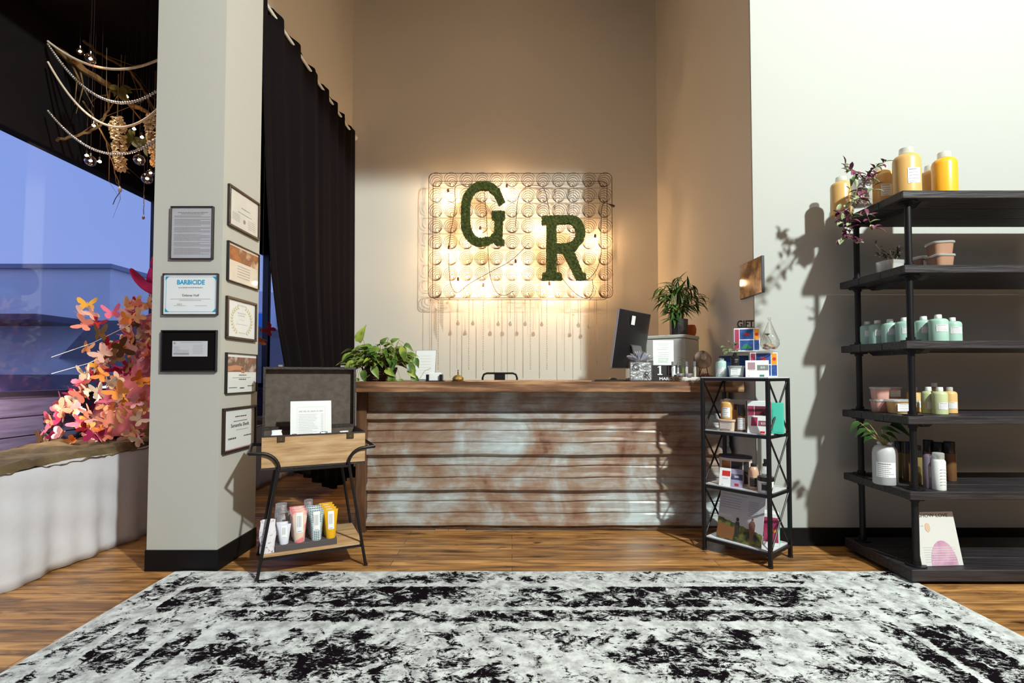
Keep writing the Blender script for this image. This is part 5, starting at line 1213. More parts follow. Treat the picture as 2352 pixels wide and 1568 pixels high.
for z0, z1 in zip(STZ, STZ[1:]):
    for x in (0, SWD):
        MB().tube([(x, .008, z0), (x, SDP-.008, z1-.02)], .0055, 6).build('cross_brace', IRON, t); MB().tube([(x+.001, .008, z1-.02), (x+.001, SDP-.008, z0)], .0055, 6).build('cross_brace', IRON, t)
iST = ST.inverted()
def on(level, x, v, dz=.0025):
    """world point on a stand shelf: column pixel x, v = 0 front .. 1 back"""
    z = STZ[level]+dz; lo_, hi_ = -.2, 1.3
    # solve for u along the shelf so that the point projects to x
    for _ in range(40):
        m_ = (lo_+hi_)/2; p = ST @ Vector((SWD*m_, SDP*v, 0)); px_ = 1176+FPX*p.x/p.y
        if px_ < x: lo_ = m_
        else: hi_ = m_
    p = ST @ Vector((SWD*m_, SDP*v, 0)); return (p.x, p.y, z)
AM = mat('amber_shampoo', (.62, .36, .12), .3); MINT = mat('mint_plastic', (.42, .62, .58), .35); MINTP = mat('mint_liquid', (.48, .68, .60), .3); GOLDB = mat('golden_shampoo', (.66, .40, .14), .28); HONEY = mat('honey_shampoo', (.85, .42, .03), .25)
CAPC = glass('frosted_cap', fac=.12, rough=.2, diff=(.72, .74, .66), dfac=.55)
def bottle(name, label, p, r, h, m, cap=None, rz=0, grp=None, lab=(.5, .30, .40), capr=.45, caph=.13, seed=1, labm=None, hue=None, lw=1.0, sh=.12):
    t = thing(name, label, 'bottle', p, rz, grp); hb = h*(1-caph)
    MB().lathe([(r*.93, 0), (r, h*.015), (r, hb*(1-sh*1.2)), (r*.93, hb*(1-sh*.6)), (r*.75, hb*(1-sh*.2)), (r*capr, hb), (r*capr*.95, hb+.001)], 24).build('body', m, t)
    MB().lathe([(r*capr*1.02, hb+.001), (r*capr*1.06, hb+.004), (r*capr*1.0, h-.002), (r*capr*.94, h)], 20).build('cap', cap or CAPC, t)
    if lab: label_on(t, min(r*1.3*lw, r*1.6), hb*lab[1], hb*lab[2]*.55, 0, 5, labm, seed, curve=r)
    return t
def tub(name, label, p, w, h, m, lidm=None, rz=0, grp=None, seed=1, lab=True, labm=None):
    t = thing(name, label, 'tub', p, rz, grp)
    MB().lathe([(w*.40, 0), (w*.42, .002), (w*.47, h*.84), (w*.46, h*.84)], 24, sq=5).build('body', m, t); MB().lathe([(w*.51, h*.84), (w*.52, h*.88), (w*.52, h*.97), (w*.50, h)], 24, sq=5).build('lid', lidm or FROST, t)
    if lab: label_on(t, w*.66, h*.55, h*.17, -w*.462, 4, labm, seed)
    return t
def price_card(label, p, w, h, rz, blocks, txt, txtc, seed=1):
    t = thing('price_card', label, 'card', p, rot=(R(-14), 0, rz)); MB().box((-w/2, 0, 0), (w/2, .0015, h)).build('sheet', PAPER, t, smooth=None)
    for (x0, z0, x1, z1, m) in blocks: MB().box((-w/2+w*x0, -.0008, h*z0), (-w/2+w*x1, -.0002, h*z1)).build('colour_block', m, t, smooth=None)
    mb = MB(); rn = random.Random(seed); scrib(mb, -w*.35, -w*.1, h*.4, h*.02, -.001, rn); scrib(mb, -w*.4, -w*.3, h*.05, h*.025, -.001, rn); mb.build('print', INK, t, smooth=None)
    text(txt, h*.16, txtc, t, (w*.24, -.0014, h*.52))
    MB().box((-w*.1, .0016, .0), (w*.1, .035, .003)).build('easel_foot', PAPER, t, smooth=None)
NAVY = mat('navy_print', (.015, .05, .22), .5, col2=(.03, .10, .36), nscale=50); REDP = mat('red_print', (.60, .03, .02), .5); GRNP = mat('green_print', (.02, .20, .10), .5); ORP = mat('orange_print', (.85, .32, .03), .5); MAG = mat('magenta_print', (.30, .02, .09), .5, col2=(.45, .06, .12), nscale=12); CRMP = mat('cream_card', (.62, .54, .46), .6); TEAL = mat('teal_card', (.07, .58, .44), .6); PALEB = mat('pale_blue_card', (.45, .72, .80), .6); PURP = mat('dark_purple_print', (.08, .01, .06), .5, col2=(.28, .05, .03), nscale=8)
FISH = [(-.5, 0), (-.3, .22), (0, .3), (.3, .15), (.5, .3), (.45, 0), (.5, -.3), (.3, -.12), (0, -.28), (-.3, -.2)]
def art_box(label, p, w, d, h, rz, side=PALEB, panels=(), base=PAPER, name='gift_box'):
    t = thing(name, label, 'box', p, rz); MB().box((-w/2, 0, 0), (w/2, d, h), bev=.0015).build('carton', base, t, smooth=None)
    MB().box((w/2+.0002, .004, .003), (w/2+.0012, d-.004, h-.003)).build('side_panel', side, t, smooth=None)
    for (x0, z0, x1, z1, m, deco, dm) in panels:
        q = MB().box((-w/2+w*x0, -.0012, h*z0), (-w/2+w*x1, -.0002, h*z1)).build('art_panel', m, t, smooth=None)
        if deco:
            sc = min(w*(x1-x0), h*(z1-z0))*.5; cx_, cz_ = -w/2+w*(x0+x1)/2, h*(z0+z1)/2
            MB().prism([(cx_+x*sc, cz_+z*sc) for x, z in deco], -.0020, -.0013).build('painted_shape', dm, q, smooth=None)
    return t
CIR = [(math.cos(R(a))*.7, math.sin(R(a))*.7) for a in range(0, 360, 24)]; HILL = [(-1, -.7), (-.6, 0), (-.1, .3), (.4, .1), (1, -.7)]
yw = yaw2
# top
bottle('mint_bottle', 'mint bottle with clear cap at the left of the stand top', on(3, 1657, .22), .034, .118, MINT, rz=yw*.6, lab=(.5, .42, .30), seed=3)
tub('square_tub', 'square pale mint tub with lid on the stand top', on(3, 1691, .22), .092, .068, mat('pale_mint', (.60, .72, .72), .4), rz=yw*.5, seed=4)
p = on(3, 1688, .24, .0725); t = thing('propagation_bottle', 'black bottle with a rubber plant cutting on the square tub', 'plant', p); MB().lathe([(.024, 0), (.025, .004), (.025, .052), (.012, .066), (.012, .078), (.010, .078)], 18).build('bottle', BLACKPL, t); label_on(t, .026, .022, .018, 0, 3, BLACKPL, 2, ink=PAPER, curve=.0252)
ml = MB(); ms = MB(); rn = random.Random(3)
for (x, z, dx, dz) in ((-.060, .115, -1, .1), (-.045, .085, -.8, -.4), (-.015, .10, -.6, -.2), (.0, .12, .2, .5), (.01, .10, .7, -.1), (-.03, .13, -.3, .6), (-.05, .10, -.9, -.2), (-.02, .085, .5, -.5), (.005, .095, .3, -.6), (-.01, .13, .5, .3)):
    ms.tube([(0, 0, .07), (x*.5, 0, z), (x, 0, z)], .0014, 5); ml.leaf((x, -.002, z), (dx, -.3, dz), (0, -.6, 1), .030, .022, curl=.3, shape='oval')
ml.build('leaves', mat('rubber_leaf', (.05, .10, .03), .35, col2=(.20, .26, .12), nscale=20), t, smooth=60); ms.build('stems', mat('brown_stem', (.14, .10, .04), .6), t)
BLU = [(.03, .05, .20, .95, MAG, None, None), (.23, .52, .76, .95, NAVY, FISH, REDP), (.23, .05, .76, .48, NAVY, HILL, GRNP), (.79, .5, .98, .95, ORP, CIR, REDP), (.79, .05, .98, .48, NAVY, None, None)]
art_box('dark blue gift box lying behind the mint bottle', on(3, 1685, .62), .175, .07, .135, yw*.6, NAVY, [(.05, .08, .48, .92, NAVY, None, None), (.52, .08, .95, .92, NAVY, FISH, NAVY)], mat('dark_blue_card', (.02, .04, .12), .5))
art_box('blue fish-patterned gift box at the right of the stand top', on(3, 1754, .50), .150, .08, .150, yw*.4, PALEB, BLU)
t = thing('riser_plate', 'clear plate resting on the lower gift boxes', 'riser', on(3, 1735, .40, .155), yw*.4); MB().box((-.17, .0, 0), (.13, .20, .006), bev=.001).build('plate', FROST, t, smooth=None)
art_box('upper blue fish-patterned gift box on the clear plate', on(3, 1716, .55, .162), .145, .08, .145, yw*.4, PALEB, BLU)
t = thing('gift_sign', 'black cut-out letters reading GIFT on top of the upper box', 'sign', on(3, 1714, .60, .162+.150), yw*.3); text('GIFT', .062, BLACKPL, t, (0, .01, .002), ext=.004, width=.098, bold=.0015); MB().box((-.05, .004, .0002), (.05, .016, .004)).build('base_strip', BLACKPL, t, smooth=None)
p = on(3, 1769, .46, .162); t = thing('glass_terrarium', 'clear teardrop glass terrarium with pebbles and a succulent', 'terrarium', p)
MB().lathe([(.018, 0), (.040, .010), (.054, .035), (.052, .060), (.036, .10), (.020, .14), (.008, .172), (.004, .18), (.010, .186), (.008, .196), (.001, .198)], 24, caps=False).build('glass', glass('terrarium_glass', fac=.14), t)
mb = MB(); rn = random.Random(8)
for k in range(26): a = rn.uniform(0, 6.28); r = rn.uniform(0, .034); mb.ball((r*math.cos(a), r*math.sin(a), .014+rn.uniform(0, .022)), rn.uniform(.008, .013), 8, 6, (1.2, 1, .8))
mb.build('pebbles', mat('pebbles', (.50, .38, .27), .7, col2=(.20, .12, .09), nscale=18), t, kind='stuff'); ml = MB()
for k in range(7): a = k*.9; ml.leaf((-.014, 0, .088), (math.cos(a), math.sin(a), .4), (0, 0, 1), .022, .014, curl=-.2, shape='oval')
ml.tube([(.012, 0, .03), (.004, 0, .06), (-.014, 0, .088)], .0015, 5); ml.build('succulent', mat('succulent_green', (.10, .20, .06), .5), t, smooth=60)
GREYB = mat('grey_green_print', (.16, .19, .18), .6)
price_card('white price card reading $25 at the front of the stand top', on(3, 1739, .12), .125, .102, yw*.5, [(.10, .45, .42, .88, mat('pink_grey_block', (.35, .22, .26), .6)), (.5, .40, .98, .72, GREYB), (.60, .02, .80, .14, GRNP)], '$25', PAPER, 5)
# level 2 from the top
bxp = on(2, 1682, .62); art_box('tan framed gift box behind the amber bottle on the second shelf', bxp, .165, .07, .185, yw, mat('brown_card', (.20, .08, .05), .6), [(.06, .05, .20, .85, mat('brown_card', (.20, .08, .05), .6), None, None), (.24, .05, .92, .85, PURP, CIR, ORP)], CRMP)
tub('square_tub', 'square cream tub under the amber bottle on the second shelf', on(2, 1671, .22), .105, .070, mat('cream_tub', (.66, .50, .36), .5), mat('cream_lid', (.62, .48, .38), .5), rz=yw*.8, seed=6, labm=mat('warm_label', (.62, .55, .52), .6))
bottle('amber_bottle', 'amber bottle with clear cap standing on the cream tub', on(2, 1669, .22, .0735), .038, .125, AM, rz=yw*.7, lab=(.5, .55, .20), seed=7)
t = thing('roll_on_bottle', 'dark bottle with tall black cap on the second shelf', 'bottle', on(2, 1701, .22), yw*.5); MB().lathe([(.026, 0), (.028, .004), (.028, .092), (.025, .095)], 20).build('body', mat('brown_bottle', (.12, .06, .035), .3), t); MB().lathe([(.024, .096), (.025, .1), (.025, .160), (.023, .163)], 20).build('cap', BLACKPL, t); label_on(t, .045, .070, .014, 0, 6, PAPER, 8, curve=.0285)
art_box('magenta art gift box with white edges on the second shelf', on(2, 1741, .42), .125, .08, .185, yw*.6, MAG, [(.03, .05, .30, .84, MAG, None, None), (.33, .05, .82, .84, PURP, CIR, ORP), (.85, .05, .97, .84, REDP, None, None)], PAPER)
art_box('upright teal box beside the magenta gift box', on(2, 1784, .34), .062, .05, .180, yw*.6, TEAL, [(.1, .06, .9, .8, TEAL, None, None)], TEAL)
price_card('white price card with a plum block on the second shelf', on(2, 1738, .10), .115, .106, yw*.8, [(.16, .42, .46, .90, MAG), (.5, .42, .98, .72, mat('plum_block', (.28, .08, .10), .6)), (.62, .02, .84, .14, REDP)], '$25', PAPER, 6)
# level 3
p = on(1, 1686, .50); t = thing('round_gift_tin', 'oval cream gift tin with navy lid and picture panels', 'tin', p, yw*.7); MB().lathe([(.095, 0), (.096, .165)], 40, sy=.55).build('body', CRMP, t); MB().lathe([(.099, .162), (.099, .176), (.094, .178)], 40, sy=.55).build('lid', mat('navy_lid', (.014, .018, .045), .5), t)
for i, (x0, x1, m) in enumerate(((-.072, -.020, AUT), (-.014, .050, mat('black_print', (.02, .015, .02), .5)), (.056, .084, mat('black_print', (.02, .015, .02), .5)))):
    mb = MB(); mb.grid(lambda u, v, x0=x0, x1=x1: ((x0+(x1-x0)*u), -.55*math.sqrt(max(1e-5, .0972**2-(x0+(x1-x0)*u)**2))-.0006, .01+.135*v), 8, 1); q = mb.build('picture_panel', m, t, smooth=60)
    if i == 1: MB().prism([(.018+.024*x, .085+.024*z) for x, z in CIR], -.0565, -.0545).build('yellow_flower', mat('yellow_flower', (.80, .55, .02), .5), q, smooth=None)
price_card('two-part price card reading $80 in front of the oval tin', on(1, 1674, .10), .138, .108, yw*.8, [(.5, 0, 1, 1, mat('lilac_block', (.34, .32, .46), .6)), (.5, .40, 1, .72, mat('navy_block', (.05, .06, .16), .6)), (.12, .55, .46, .85, REDP), (.66, .05, .84, .2, REDP)], '$80', PAPER, 7)
bottle('pump_bottle', 'clear bottle with peach liquid, black cap and black label', on(1, 1727, .28), .030, .150, mat('peach_liquid', (.60, .38, .26), .25), BLACKPL, rz=yw*.6, lab=(.5, .40, .22), capr=.5, caph=.12, seed=9, labm=BLACKPL, sh=.35)
t = thing('black_lid_jar', 'white jar with black lid at the front of the third shelf', 'jar', on(1, 1755, .16), yw*.6); MB().lathe([(.040, 0), (.043, .004), (.043, .066)], 24).build('body', WHITEPL, t); MB().lathe([(.044, .0665), (.045, .07), (.045, .088), (.043, .090)], 24).build('lid', BLACKPL, t); label_on(t, .042, .042, .014, 0, 2, BLACKPL, 3, ink=PAPER, curve=.0435)
t = thing('spray_bottle', 'tall clear spray bottle with black pump behind the white jar', 'bottle', on(1, 1754, .42), yw*.6); MB().lathe([(.028, 0), (.029, .004), (.029, .105), (.022, .125), (.012, .138)], 20).build('body', FROST, t); MB().lathe([(.015, .138), (.015, .150), (.009, .152), (.009, .178), (.003, .180)], 16).build('pump', BLACKPL, t); label_on(t, .034, .050, .045, 0, 3, BLACKPL, 4, ink=PAPER, curve=.0295); MB().tube([(0, 0, .01), (0, 0, .14)], .002, 6).build('dip_tube', WHITEPL, t)
# bottom
pA = on(0, 1640, .12); pB = on(0, 1742, .10); an_ = math.atan2(pB[1]-pA[1], pB[0]-pA[0]); bw = math.hypot(pB[0]-pA[0], pB[1]-pA[1])*1.0
t = thing('picture_board', 'leaning poster with small print above a photo of a hedge and two figures', 'poster', ((pA[0]+pB[0])/2, (pA[1]+pB[1])/2, STZ[0]+.0035), rot=(R(-13), 0, an_)); bh = .292
MB().box((-bw/2, 0, 0), (bw/2, .004, bh)).build('board', mat('grey_sky_board', (.50, .50, .52), .5), t, smooth=None)
rn = random.Random(14); hp = [(-bw*.5, .002)]+[(-bw*.5+bw*k/24, .125-.055*k/24+.008*rn.random()) for k in range(25)]+[(bw*.5, .002)]
HG = mat('hedge_photo', (.02, .035, .012), .6, col2=(.20, .20, .04), nscale=26, lo=.40, hi=.66, detail=6); q = MB().prism(hp, -.0012, -.0002).build('hedge_photo', HG, t, smooth=None)
MB().prism([(-bw*.5, .012), (-bw*.12, .006), (-bw*.10, .080), (-bw*.48, .095)], -.0020, -.0013).build('wooden_crate', mat('crate_photo', (.24, .10, .03), .6), q, smooth=None)
m_ = MB(); m_.prism([(-bw*.09, .03), (-bw*.0, .03), (.002, .09), (-bw*.01, .118), (-bw*.09, .118), (-bw*.1, .09)], -.0020, -.0013).prism([(-bw*.05+.013*x, .132+.017*z) for x, z in CIR], -.0020, -.0013); m_.build('photo_figure', mat('dark_figure', (.035, .030, .015), .6), q, smooth=None)
m_ = MB(); m_.prism([(bw*.22, .075), (bw*.25, .03), (bw*.30, .03), (bw*.33, .075), (bw*.34, .12), (bw*.31, .14), (bw*.24, .14), (bw*.20, .12)], -.0020, -.0013).prism([(bw*.275+.008*x, .150+.011*z) for x, z in CIR], -.0020, -.0013); m_.build('photo_figure', mat('brown_figure', (.20, .09, .06), .6), q, smooth=None)
mb = MB(); scrib(mb, -bw*.45, bw*.12, bh*.925, .004, -.001, rn)
for k in range(5): scrib(mb, -bw*.46, bw*.0, bh*(.86-.05*k), .003, -.001, rn)
for k in range(8): scrib(mb, bw*.16, bw*.38, bh*(.85-.04*k), .003, -.001, rn)
mb.build('print', INK, t, smooth=None)
art_box('teal edged gift box with magenta art on the bottom shelf', on(0, 1765, .45), .085, .08, .190, yw*.6, TEAL, [(.03, .12, .45, .88, MAG, None, None), (.50, .12, .95, .88, MAG, HILL, ORP)], PAPER)

# ======================= PIPE SHELF UNIT =======================
SHW = mat('charred_shelf_wood', (.010, .009, .011), .5, col2=(.030, .026, .030), nscale=3, stretch=(1.2, 16, 16), bump=.5, bscale=5)
SX0, SX1, SYF, SYR = 2.085, 3.42, 2.665, 3.20
t = thing('pipe_shelf_unit', 'tall dark plank shelving unit on black pipe posts', 'shelving', (SX0, SYR, 0))
SZ = [2.083, 1.683, 1.279, .880, .486, .082]
for i, z in enumerate(SZ):
    th = .042 if i < 5 else .060
    for k in range(3):
        y0 = -(SYR-SYF)*(k+1)/3; y1 = -(SYR-SYF)*k/3; MB().box((0, y0+.001, z-th), (SX1-SX0, y1-.001, z), bev=.003).build('plank', SHW, t, smooth=None)
    if i < 5:
        for x in (.16, SX1-SX0-.16): MB().prism([(-(SYR-SYF)+.05, z-th), (-(SYR-SYF)+.09, z-th-.022), (-.09, z-th-.022), (-.05, z-th)], x-.02, x+.02, M=Matrix(((0, 1, 0, 0), (1, 0, 0, 0), (0, 0, 1, 0), (0, 0, 0, 1)))).build('cleat', SHW, t, smooth=None)
for (x, y) in ((.072, -.062), (.072, -(SYR-SYF)+.062), (SX1-SX0-.072, -.062), (SX1-SX0-.072, -(SYR-SYF)+.062)):
    for a, b in zip(SZ[1:], SZ):
        q = MB().lathe([(.0165, a), (.0165, b-.042)], 14, (x, y, 0)).build('post', PIPE, t)
        MB().lathe([(.046, a+.0005), (.046, a+.007), (.022, a+.009), (.022, a+.022)], 18, (x, y, 0)).build('flange', PIPE, q); mb = MB(); mb.lathe([(.022, b-.065), (.022, b-.053), (.046, b-.051), (.046, b-.0425)], 18, (x, y, 0)); mb.build('flange', PIPE, q)
for (x, y) in ((.05, -.06), (.05, -(SYR-SYF)+.06), (SX1-SX0-.05, -.06), (SX1-SX0-.05, -(SYR-SYF)+.06)): MB().lathe([(.025, .0115 if y < -.3 else .0005), (.025, .021)], 12, (x, y, 0)).build('foot', BLACKPL, t)
def sh(i, x, Y): p = P(x, 860, Y); return (p.x, Y, SZ[i]+.0008)
# top shelf
bottle('golden_bottle', 'golden bottle at the rear left end of the top shelf, behind the plant', sh(0, 1941, 3.10), .060, .24, GOLDB, seed=11, capr=.5, rz=R(-12), lab=None)
bottle('golden_bottle', 'golden bottle right of the trailing plant on the top shelf', sh(0, 2034, 2.98), .062, .262, GOLDB, seed=12, capr=.5, rz=R(-10), lw=.75, lab=(.5, .30, .50))
bottle('tall_golden_bottle', 'tallest golden bottle near the front corner of the top shelf', sh(0, 2094, 2.80), .066, .285, GOLDB, seed=13, capr=.5, rz=R(-6), lw=.75, lab=(.5, .34, .50))
bottle('golden_bottle', 'golden bottle just behind the orange bottle on the top shelf', sh(0, 2150, 2.98), .060, .262, GOLDB, seed=14, capr=.5, lab=None)
bottle('orange_bottle', 'bright orange bottle at the right end of the top shelf row', sh(0, 2182, 2.84), .060, .28, HONEY, seed=15, capr=.5, lab=None)
p = sh(0, 1988, 2.92); t = thing('trailing_plant', 'purple and green trailing plant in a clear jar on the top shelf', 'plant', p); MB().lathe([(.050, 0), (.052, .004), (.052, .12), (.048, .13), (.048, .14)], 20).build('jar', FROST, t); MB().lathe([(.045, .004), (.045, .09)], 18).build('soil', mat('dark_soil', (.04, .025, .02), .9), t)
PUR = mat('purple_leaf', (.09, .012, .045), .45, col2=(.22, .05, .11), nscale=15); GPU = mat('green_purple_leaf', (.10, .16, .07), .45, col2=(.32, .38, .20), nscale=22, lo=.4, hi=.6)
m1 = MB(); m2 = MB(); ms = MB(); rn = random.Random(77); c0_ = Vector(p)
def LP(x, y, Y): q = P(x, y, Y); return q-c0_
vines = [[(1988, 420), (1965, 395), (1945, 380), (1932, 375)], [(1990, 420), (1975, 400), (1960, 390), (1940, 395)], [(1985, 415), (1960, 410), (1950, 440), (1948, 470), (1935, 500), (1938, 530)], [(1992, 415), (1995, 395), (2010, 385), (2025, 375), (2035, 370)],
         [(1975, 420), (1960, 455), (1945, 480), (1930, 490), (1912, 482)], [(1980, 430), (1982, 460), (1990, 490), (2000, 515), (2015, 525)], [(1970, 430), (1955, 490), (1945, 525), (1940, 545), (1930, 552)], [(1975, 440), (1955, 500), (1950, 540), (1962, 555), (1970, 560)], [(1988, 418), (1978, 440), (1970, 455), (1985, 460)], [(1990, 410), (2000, 400), (2008, 420), (2005, 440)]]
for vi, v in enumerate(vines):
    Yb = 2.92; pts = [LP(x, y, (2.92 if i == 0 else (2.60 if y > 440 else 2.86)-.01*vi % .05)) for i, (x, y) in enumerate(v)]
    for q in pts[1:]:
        wx_ = q.x+c0_.x
        if q.z < .03 and wx_ > SX0-.02 and q.y+c0_.y > SYF-.03: q.y = SYF-.035-c0_.y
    ms.tube(pts, .0016, 5)
    for a, b in zip(pts, pts[1:]):
        for k in range(4):
            q = a.lerp(b, k/4+.1); d = Vector((rn.uniform(-1, 1), rn.uniform(-.8, .1), rn.uniform(-.8, .6))); (m1 if (rn.random() < .6) == (vi not in (2, 6)) else m2).leaf(q, d, (0, -.5, 1), rn.uniform(.035, .055), rn.uniform(.018, .026), curl=.3, shape='oval', n=4)
m1.build('purple_leaves', PUR, t, smooth=60, label='dark purple leaves'); m2.build('green_leaves', GPU, t, smooth=60, label='striped green leaves'); ms.build('stems', mat('brown_stem', (.14, .10, .04), .6), t)
# second shelf
p = sh(1, 2050, 2.88); t = thing('succulent_jar', 'small square clear jar with a spindly succulent on the second shelf', 'plant', p, R(8)); MB().lathe([(.052, 0), (.054, .065), (.050, .066)], 24, sq=6).build('jar', FROST, t); MB().lathe([(.046, .003), (.047, .045)], 24, sq=6).build('soil', mat('pale_soil', (.35, .28, .22), .9), t)
ml = MB(); ms = MB(); rn = random.Random(6)
for k in range(9):
    dx = rn.uniform(-.13, .10); dz = rn.uniform(.02, .10); ms.tube([(0, 0, .05), (dx*.5, -.01, .07+dz*.3), (dx, -.01, .06+dz)], .0013, 5)
    for q in range(6): ml.leaf((dx*(.5+.1*q), -.01, .07+dz*(.4+.1*q)), (rn.uniform(-1, 1), -.3, rn.uniform(-.5, .6)), (0, -.5, 1), .028, .011, curl=.4, shape='oval', n=4)
ml.build('leaves', mat('dark_succulent', (.035, .03, .015), .5), t, smooth=60); ms.build('stems', mat('brown_stem', (.14, .10, .04), .6), t)
PK = mat('rose_tub', (.62, .33, .28), .4); PK2 = mat('brown_paste', (.36, .20, .13), .45); YB = mat('yellow_tub', (.72, .45, .18), .4)
tub('square_tub', 'square tub with a wide label behind the post on the second shelf', sh(1, 2125, 2.92), .115, .095, PK2, seed=21)
tub('square_tub', 'lower brown tub with clear lid at the right of the second shelf', sh(1, 2166, 2.76), .105, .070, PK2, seed=22, lab=False); tub('square_tub', 'upper brown tub with clear lid stacked at the right of the second shelf', (sh(1, 2166, 2.76)[0], 2.76, SZ[1]+.072), .105, .070, PK2, seed=23, lab=False, rz=R(-12))
# third shelf: mint bottles
MINTB = mat('soft_mint', (.35, .55, .46), .35)
for i, (x, Y, lab) in enumerate(((1994, 3.12, 'mint bottle farthest left on the third shelf'), (2018, 3.05, 'second mint bottle from the left on the third shelf'), (2047, 2.98, 'third mint bottle from the left on the third shelf'), (2080, 2.90, 'fourth mint bottle, just left of the front post'), (2124, 2.84, 'mint bottle just right of the front post on the third shelf'), (2158, 2.76, 'nearest brightly lit mint bottle on the third shelf'), (2190, 2.90, 'mint bottle half cut off at the right of the third shelf'))):
    bottle('mint_bottle', lab, sh(2, x, Y), .044, .148, MINTB, WHITEPL, rz=R(-14), grp='mint bottles on the third shelf', seed=30+i, capr=.36, caph=.14, lab=(.5, .30, .75))
# fourth shelf
for (x, Y, k, m, lab) in ((2020, 2.98, 0, PK, 'lower left pink tub on the fourth shelf'), (2020, 2.98, 1, PK, 'upper left pink tub on the fourth shelf'), (2047, 3.06, 0, PK, 'lower pink tub behind the yellow tub'), (2047, 3.06, 1, PK, 'labelled pink tub on top behind the yellow tub')):
    tub('pink_tub', lab, (sh(3, x, Y)[0], Y, SZ[3]+.0008+.0735*k), .085, .073, m, grp='pink tubs on the fourth shelf', seed=40+k, lab=(k == 1 and x > 2030), rz=R(-10))
tub('yellow_tub', 'wide yellow tub with white label on the fourth shelf', sh(3, 2068, 2.88), .130, .078, YB, seed=44, rz=R(-14))
for (x, Y, r, h, m, lab) in ((2098, 2.98, .038, .145, YB, 'small amber bottle behind the front post on the fourth shelf'), (2131, 2.86, .034, .150, mat('pale_lime', (.50, .55, .30), .35), 'left pale green bottle on the fourth shelf'), (2157, 2.80, .036, .150, mat('pale_lime', (.50, .55, .30), .35), 'right pale green bottle on the fourth shelf'), (2180, 2.88, .034, .148, YB, 'amber bottle at the right edge of the fourth shelf'), (2145, 3.05, .034, .17, YB, 'taller clear-capped bottle behind the pale green bottles')):
    bottle('product_bottle', lab, sh(3, x, Y), r, h, m, WHITEPL if 'pale' in lab else None, rz=R(-12), seed=int(x), capr=.42, caph=.15)
# fifth shelf
p = sh(4, 2028, 2.86); t = thing('frosted_bottle_vase', 'large frosted white bottle holding a green plant on the fifth shelf', 'plant', p, R(-32)); FW = mat('frosted_white', (.50, .52, .52), .45); rr_ = .060
MB().lathe([(rr_*.92, 0), (rr_, .006), (rr_, .17), (rr_*.93, .195), (rr_*.75, .212), (rr_*.45, .218)], 24).build('bottle', FW, t); label_on(t, .095, .082, .045, 0, 7, PAPER, 50, curve=rr_+.0004)
ml = MB(); ms = MB(); rn = random.Random(15)
for (x, y, s_) in ((1975, 970, .075), (1990, 985, .07), (2000, 1000, .05), (2010, 992, .07), (2025, 985, .08), (2045, 975, .10), (2058, 982, .07), (2022, 1000, .06), (1998, 975, .05), (2035, 995, .06), (2005, 1005, .05)):
    q = P(x, y, 2.84)-Vector(p); q = Matrix.Rotation(R(32), 4, 'Z') @ q; ms.tube([(0, 0, .21), q*.6+Vector((0, 0, .09)), q], .002, 5); ml.leaf(q, (math.copysign(1, x-2015)+rn.uniform(-.4, .4), -.4, rn.uniform(-.4, .2)), (0, -.5, 1), s_, s_*.6, curl=.5, shape='heart', n=6)
ml.build('leaves', mat('deep_green_leaf', (.03, .085, .015), .45), t, smooth=60); ms.build('stems', STEMM, t)
for w in (-1, 1): MB().leaf((w*.01, 0, .216), (w, -.2, .6), (0, -1, 0), .03, .02, shape='oval').build('paper_collar', PAPER, t)
BR1 = mat('brown_gold_bottle', (.16, .075, .03), .35); BR2 = mat('olive_gold_bottle', (.20, .15, .05), .35)
for i, (x, Y, m, r, h, lab) in enumerate(((2062, 3.04, BR2, .026, .215, 'leftmost black-capped brown bottle on the fifth shelf'), (2082, 2.95, BR1, .028, .225, 'second black-capped brown bottle on the fifth shelf'), (2100, 2.86, BR2, .026, .215, 'black-capped bottle directly behind the front post'), (2128, 3.05, BR1, .028, .222, 'black-capped bottle behind the grey canister'), (2152, 3.00, BR1, .032, .215, 'black-capped bottle behind the white spray can'), (2176, 2.95, BR1, .030, .225, 'black-capped bottle at the right edge of the fifth shelf'))):
    t = thing('capped_bottle', lab, 'bottle', sh(4, x, Y), 0, 'black-capped bottles on the fifth shelf'); MB().lathe([(r*.95, 0), (r, .003), (r, h*.68), (r*.95, h*.7)], 20).build('body', m, t); MB().lathe([(r*.9, h*.702), (r*.93, h*.72), (r*.93, h*.98), (r*.85, h)], 20).build('cap', BLACKPL, t)
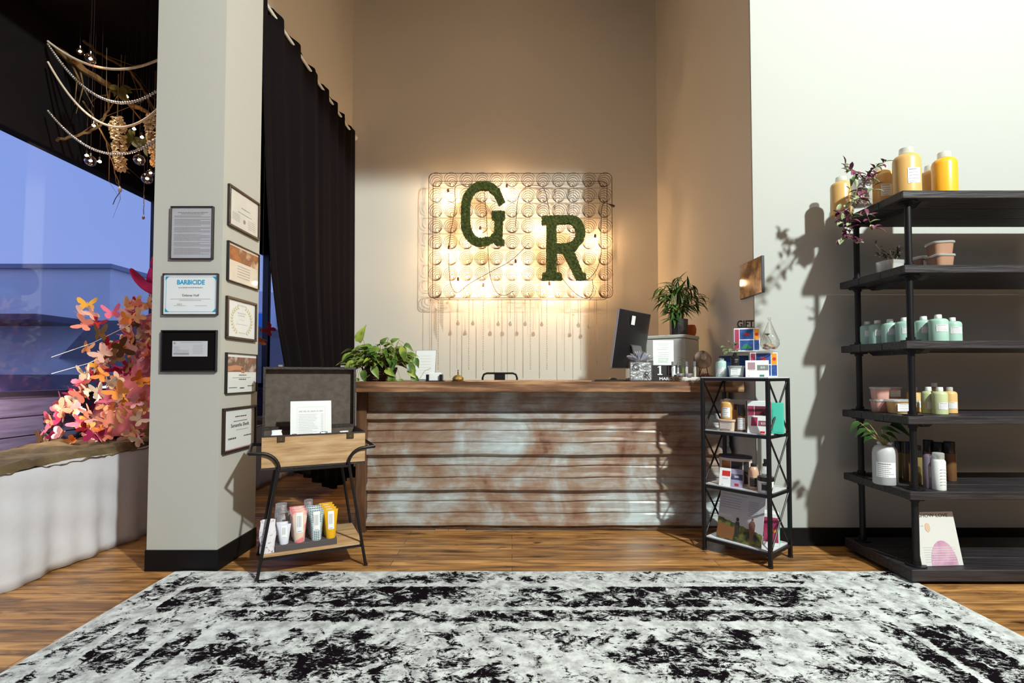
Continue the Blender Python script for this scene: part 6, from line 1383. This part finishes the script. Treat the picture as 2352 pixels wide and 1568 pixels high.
t = thing('grey_canister', 'slim grey canister left of the white spray can', 'canister', sh(4, 2127, 2.76)); MB().lathe([(.024, 0), (.025, .004), (.025, .165), (.018, .178), (.010, .182)], 20).build('body', mat('mauve_grey_can', (.16, .13, .17), .4), t); label_on(t, .03, .06, .06, 0, 5, mat('grey_label', (.3, .28, .32), .6), 3, curve=.0255)
t = thing('spray_can', 'white aerosol can with clear cap on the fifth shelf', 'spray can', sh(4, 2150, 2.72)); MB().lathe([(.030, 0), (.031, .003), (.031, .150), (.026, .160), (.024, .162)], 24).build('body', WHITEPL, t); MB().lathe([(.025, .1625), (.026, .165), (.026, .193), (.022, .196)], 20).build('cap', FROST, t); MB().lathe([(.006, .163), (.010, .18)], 10).build('nozzle', BLACKPL, t)
mb = MB(); rn = random.Random(3)
for k in range(6): mb.box((-.014, -.0325+.0, .03+.016*k), (.014, -.0315, .033+.016*k))
mb.build('print', LINK, t, smooth=None)
# bottom: poster
pw_ = .235; p = P(2161, 1298, 2.70); t = thing('poster_board', 'leaning white poster headed SHOW LOVE on the lowest shelf', 'poster', (p.x, 2.72, SZ[5]+.0015), rot=(R(-12), 0, R(4))); phh = .275
MB().box((-pw_/2+.03, 0, 0), (pw_/2+.03, .004, phh)).build('board', mat('pearl_paper', (.62, .62, .60), .5), t, smooth=None)
text('SHOW LOVE', .026, mat('brown_grey_ink', (.14, .13, .11), .6), t, (.03, -.001, phh*.90), width=.17)
text('to us', .012, LINK, t, (-.05, -.001, phh*.73)); MB().prism([(-.015+.022*x, .195+.034*z) for x, z in CIR], -.0014, -.0004).build('peach_blot', mat('peach_wash', (.60, .42, .30), .7), t, smooth=None)
MB().prism([(.045+.075*math.cos(R(a)), .002+.125*math.sin(R(a))) for a in range(0, 181, 15)], -.0014, -.0004).build('pink_blot', mat('pink_wash', (.58, .36, .46), .7, col2=(.45, .22, .34), nscale=20), t, smooth=None)
mb = MB(); rn = random.Random(9)
for k in range(7): scrib(mb, -.06, .12, .02+.012*k, .0025, -.0016, rn)
mb.build('print', LINK, t, smooth=None)
